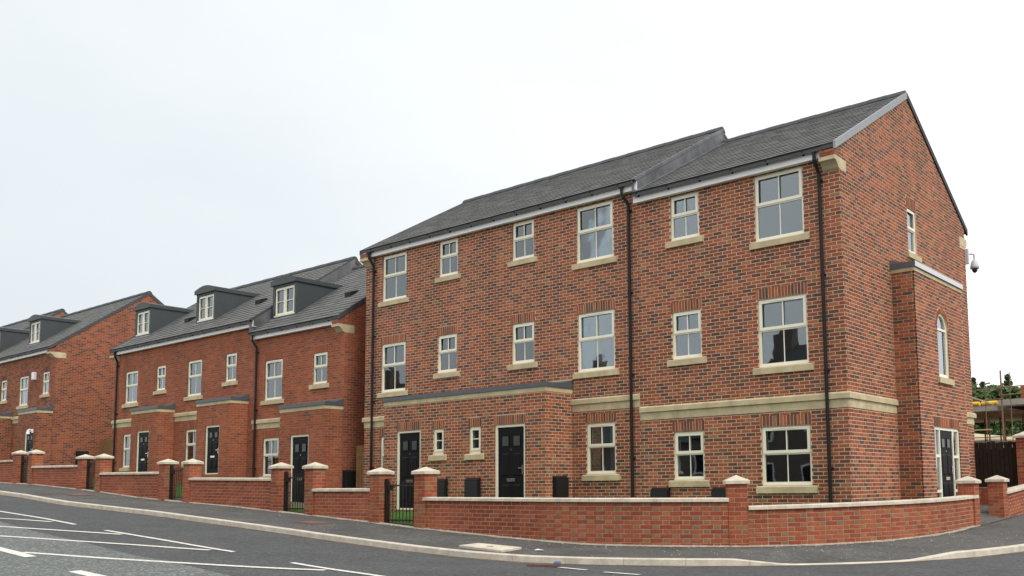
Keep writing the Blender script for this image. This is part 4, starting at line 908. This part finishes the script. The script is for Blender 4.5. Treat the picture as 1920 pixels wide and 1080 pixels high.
for a, b in zip(ss, ss[1:]):
    ea, eb = .03+.03*math.sin(a*7.3)*math.sin(a*2.1)+.02, .03+.03*math.sin(b*7.3)*math.sin(b*2.1)+.02
    mb.quad((*xy(a, -.01), base(a)+.03), (*xy(a, ea), pave_z(a, ea)+.003), (*xy(b, eb), pave_z(b, eb)+.003), (*xy(b, -.01), base(b)+.03))
tag(stuff(add('mortar_droppings', mb.mesh('mortar_droppings', M_DROP))), 'line of pale mortar droppings along the foot of the garden walls', 'debris')
mb = MB(); ss = frange(-30, 9, 300)
for a, b in zip(ss, ss[1:]):
    f_ = lambda q: EK+.05+.07*abs(math.sin(q*1.7)*math.sin(q*5.3+1))
    mb.quad((*xy(a, EK-.005), road_z(a, EK)+.012), (*xy(a, f_(a)), road_z(a, f_(a))+.003), (*xy(b, f_(b)), road_z(b, f_(b))+.003), (*xy(b, EK-.005), road_z(b, EK)+.012))
tag(stuff(add('kerb_grit', mb.mesh('kerb_grit', M_SOIL))), 'thin line of brown grit lying in the gutter along the kerb', 'debris')
p = hit_surface(1022, 1063, road_z); mb = MB(); mb.box(-.28, .28, -.03, .03, .004, .035); tag(add('wood_offcut', mb.mesh('wood_offcut', M_RED), None, Matrix.Translation(p) @ Matrix.Rotation(.25, 4, 'Z')), 'brown wooden offcut lying in the gutter by the kerb', 'wood')
p = hit_surface(1045, 1061, road_z); mb = MB(); mb.tube([(-.05, 0, .035), (-.03, 0, .035), (.05, 0, .035)], [.02, .033, .033], 10); tag(add('drink_can', mb.mesh('drink_can', mat('blue_can', (.08, .12, .25), .35)), None, Matrix.Translation(p) @ Matrix.Rotation(.6, 4, 'Z')), 'small blue drink can lying against the kerb', 'can')
p = on_pave(1011, 1033); mb = MB(); mb.poly([(-.09, -.03, .012), (.08, -.04, .02), (.09, .03, .012), (-.07, .04, .03)]); mb.poly([(-.07, .04, .026), (.09, .03, .008), (.08, -.04, .016), (-.09, -.03, .008)]); tag(add('paper_scrap', mb.mesh('paper_scrap', M_WHITE), None, Matrix.Translation(p)), 'scrap of white paper on the pavement beside the manhole slab', 'litter')

# ------------------------------------------------------------------ behind the side entrance: building site, sand bank and wood
def hz(x, y): return ground_z(x, y)
mb = MB(); xs = frange(-14, 14, 20); ys = frange(20, 44, 14)
for x in xs:
    for y in ys: mb.v.append((x, y, hz(x, y)+.05+.25*math.sin(x*.9)*math.sin(y*.7)*.5+.7*math.exp(-((y-34)/5)**2)))
for i in range(len(xs)-1):
    for j in range(len(ys)-1): k = i*len(ys)+j; mb.f.append((k, k+len(ys), k+len(ys)+1, k+1)); mb.c.append(None)
structure(add('sand_bank', mb.mesh('sand_bank', M_SAND, True)))
o = root('unfinished_building', (-2, 26, 3), 'unfinished building with concrete decks on props behind the timber gate', 'building')
zd = 4.35
mb = MB(); mb.box(-9.5, -3.62, 23.6, 29.5, zd, zd+.22); add('deck_slab', mb.mesh('deck_slab', M_CONC), o); mb = MB(); mb.box(-3.52, 5, 23.4, 29.5, zd+.18, zd+.42); add('deck_slab', mb.mesh('deck_slab', M_CONC), o)
mb = MB(); mb.box(-9.5, 5, 24.2, 29.4, zd-.12, zd-.002); add('deck_beam', mb.mesh('deck_beam', M_RUST), o)
bw = brick_face(-2.75, 23.9, 0, 4.0, zd+.42, zd+1.0, [], PAL_WARM); mb = MB(); mb.box(-2.75, 1.25, 23.91, 24.1, zd+.42, zd+1.0); wo = add('brick_upstand', mb.mesh('brick_upstand', M_MORTAR2), o); emit_bricks(o, wo, bw, 0)
bw = brick_face(-2.9, 25, 0, 4.0, 1.8, zd-.4, [], PAL_HOUSE); mb = MB(); mb.box(-2.9, 1.1, 25.01, 25.2, 1.5, zd-.36); wo = add('ground_floor_wall', mb.mesh('ground_floor_wall', M_MORTAR2), o); emit_bricks(wo, wo, bw, 0)
for i in range(9):
    for y in (24.6, 27):
        x = -9+i*.78+random.uniform(-.15, .15); mb = MB(); mb.tube([(x, y, hz(x, y)-.1), (x, y, zd-.12)], .035, 8); add('prop', mb.mesh('prop', M_RUST), o)
o = root('scaffold', (-3.5, 23, 3), 'rusty tube scaffold along the edge of the unfinished building', 'scaffold')
for x, t in ((-8.6, 5.6), (-6.9, 5.4), (-5.35, 5.45), (-4.6, 5.2), (-3.95, 5.55), (-3.30, 5.95), (-2.95, 5.85), (-2.2, 5.5), (-.6, 5.9), (1.6, 5.8)):
    mb = MB(); mb.tube([(x, 23.1, hz(x, 23.1)-.1), (x, 23.1, t)], .018 if x != -3.30 else .034, 8); add('standard', mb.mesh('standard', M_RUST), o)
for z, a, b in ((5.15, -9.4, -3.3), (4.72, -9.4, -3.2), (5.3, -3.6, 3), (4.98, -3.4, 3), (3.22, -9, 3), (3.02, -9, 3), (2.7, -9, 3)):
    mb = MB(); mb.tube([(a, 23.04, z-.06), (b, 23.04, z+.06)], .02, 8); add('ledger', mb.mesh('ledger', M_RUST), o)
for p, q in (((-6.2, 22.98, 5.6), (-3.6, 22.98, 4.55)), ((-6.0, 23.2, 5.3), (-3.9, 23.2, 4.7)), ((-3.6, 22.9, 2.2), (-1.2, 22.9, 3.6))):
    mb = MB(); mb.tube([p, q], .03, 8); add('brace', mb.mesh('brace', M_BOARD), o)
mb = MB(); mb.box(-9, -3.7, 22.75, 22.97, 3.50, 3.54); add('walk_board', mb.mesh('walk_board', M_BOARD), o)
for k, x in enumerate((-5.0, -4.27)):
    mb = MB(); pr = [(23.75+.14*math.cos(a)*1.3, zd+.225+.1+.1*math.sin(a)) for a in frange(0, 2*math.pi, 10)[:-1]]; mb.prism(pr, 0, x, x+.62); q = add('yellow_bundle', mb.mesh('yellow_bundle', M_YELLOW)); tag(q, 'yellow wrapped bundle lying on the concrete deck of the building site', 'bundle', 'yellow bundles on the deck')

def leaf_quads(mb, c, r, n, cols, size):
    for _ in range(n):
        d = Vector((random.gauss(0, 1), random.gauss(0, 1), random.gauss(0, 1))).normalized()*(random.random()**.45); p = Vector(c)+Vector((d.x*r[0], d.y*r[1], d.z*r[2]))
        a = Vector((random.gauss(0, 1), random.gauss(0, 1), random.gauss(0, .6))).normalized(); b = a.cross(Vector((random.gauss(0, 1), random.gauss(0, 1), random.gauss(0, 1)))).normalized(); s_ = size*random.uniform(.6, 1.3)
        v = random.uniform(.6, 1.35); cl = random.choice(cols); mb.quad(tuple(p-a*s_-b*s_*.5), tuple(p+a*s_-b*s_*.5), tuple(p+a*s_+b*s_*.5), tuple(p-a*s_+b*s_*.5), (cl[0]*v, cl[1]*v, cl[2]*v))
def tree(kind, x, y, h, label, group='trees of the wood behind the building site'):
    z = hz(x, y)-.3; o = root('pine_tree' if kind == 'pine' else 'broadleaf_tree', (x, y, z), label, 'tree', group)
    mb = MB(); mb.tube([(x, y, z), (x+.1, y, z+h*.45), (x+random.uniform(-.2, .2), y, z+h*.93)], [h*.022+.06, h*.014+.04, .03], 8)
    cr_ = MB()
    if kind == 'pine':
        n = 11
        for i in range(n):
            t = i/(n-1); zz = z+h*(.22+.78*t); rr_ = h*.24*(1-t)**.8+.12
            for k in range(6 if t < .7 else 3):
                a = random.uniform(0, 6.28); L_ = rr_*random.uniform(.5, 1.15); mb.tube([(x, y, zz), (x+L_*.8*math.cos(a), y+L_*.8*math.sin(a), zz+.1)], [.035, .012], 5)
                leaf_quads(cr_, (x+L_*.6*math.cos(a), y+L_*.6*math.sin(a), zz-.05), (L_*.5+.12, L_*.5+.12, .28) , 60, [(.06, .115, .045), (.045, .09, .04), (.08, .14, .05)], .13)
    else:
        for k in range(30):
            a = random.uniform(0, 6.28); q = random.random()**.5*h*.42; zz = z+h*random.uniform(.18, .93); mb.tube([(x, y, zz-h*.22), (x+q*math.cos(a), y+q*math.sin(a), zz)], [.06, .015], 5)
            rr_ = h*random.uniform(.13, .2); leaf_quads(cr_, (x+q*math.cos(a), y+q*math.sin(a), zz), (rr_, rr_, rr_*.8), 190, [(.085, .15, .05), (.11, .18, .065), (.065, .12, .045)], .17)
    add('trunk', mb.mesh('trunk', M_BARK), o); add('crown', cr_.mesh('crown', M_LEAF), o)
def at_col(u, d): p = CAM+ray(u, 880)*d; return p.x, p.y
for u, d, v, k in tuple((1808+q*7.5, 64+(q*37 % 17), 722+(q*53 % 15), 'broad') for q in range(18))+((1834,78,711,'pine'),(1850,86,719,'pine'),(1864,92,738,'broad'),(1822,84,738,'broad'),(1899,80,705,'pine'),(1882,84,738,'broad'),(1915,90,736,'broad'),(1886,96,727,'pine'),(1842,70,752,'broad'),(1870,72,750,'broad'),(1898,70,748,'broad'),(1925,72,745,'broad'),(1858,64,775,'broad'),(1885,62,778,'broad'),(1832,63,772,'broad'),(1910,60,778,'broad'),(1950,85,712,'pine'),(1985,80,735,'broad')):
    x, y = at_col(u, d); h = (CAM+ray(u, v)*d).z-hz(x, y)+.3
    tree('pine' if k == 'pine' else 'broad', x, y, h, 'dark pointed conifer rising above the wood behind the building site' if k == 'pine' else 'bushy green broadleaf tree in the wood behind the building site', 'conifers of the wood' if k == 'pine' else 'broadleaf trees of the wood')

# ------------------------------------------------------------------ across the road: older terrace, seen only as reflections in the windows
for i, h in enumerate((5.2, 4.2, 3.4, 6.2, 5.6, 6.2, 5.8, 6.2)):
    x0 = -56.2+i*12.2; zb = ground_z(x0+6, -28)-.2; y0 = -30.0
    o = root('terrace_house', (x0+6, y0-4, zb), 'older brick house across the road, mirrored in the front windows', 'house', 'older houses across the road'); mb = MB()
    mb.box(x0, x0+11.2, y0-8, y0, zb, zb+h); add('wall', mb.mesh('wall', M_OLDBR), o)
    mb = MB(); mb.prism([(y0+.3, zb+h), (y0-4, zb+h+3.2), (y0-8.3, zb+h)], 0, x0-.2, x0+11.4); rf = add('roof', mb.mesh('roof', M_RIDGE), o)
    for cx_ in (x0+.4, x0+10.2):
        mb = MB(); mb.box(cx_, cx_+.9, y0-4.5, y0-3.4, zb+h+2, zb+h+4.5); ch_ = [mb.tube([(cx_+.25+.4*q, y0-4, zb+h+4.5), (cx_+.25+.4*q, y0-4, zb+h+4.9)], .12, 8) for q in (0, 1)]; add('chimney', mb.mesh('chimney', M_OLDBR), rf)
    for k in range(4):
        for z in (1.0, 3.9) if h > 5.5 else (1.0,):
            mb = MB(); mb.box(x0+1+k*2.6, x0+2.3+k*2.6, y0+.002, y0+.05, zb+z, zb+z+1.5); wo = add('window', mb.mesh('window', M_WHITE), o); mb = MB(); mb.box(x0+1.1+k*2.6, x0+2.2+k*2.6, y0+.052, y0+.06, zb+z+.1, zb+z+1.4); add('pane', mb.mesh('pane', M_DBLK), wo)
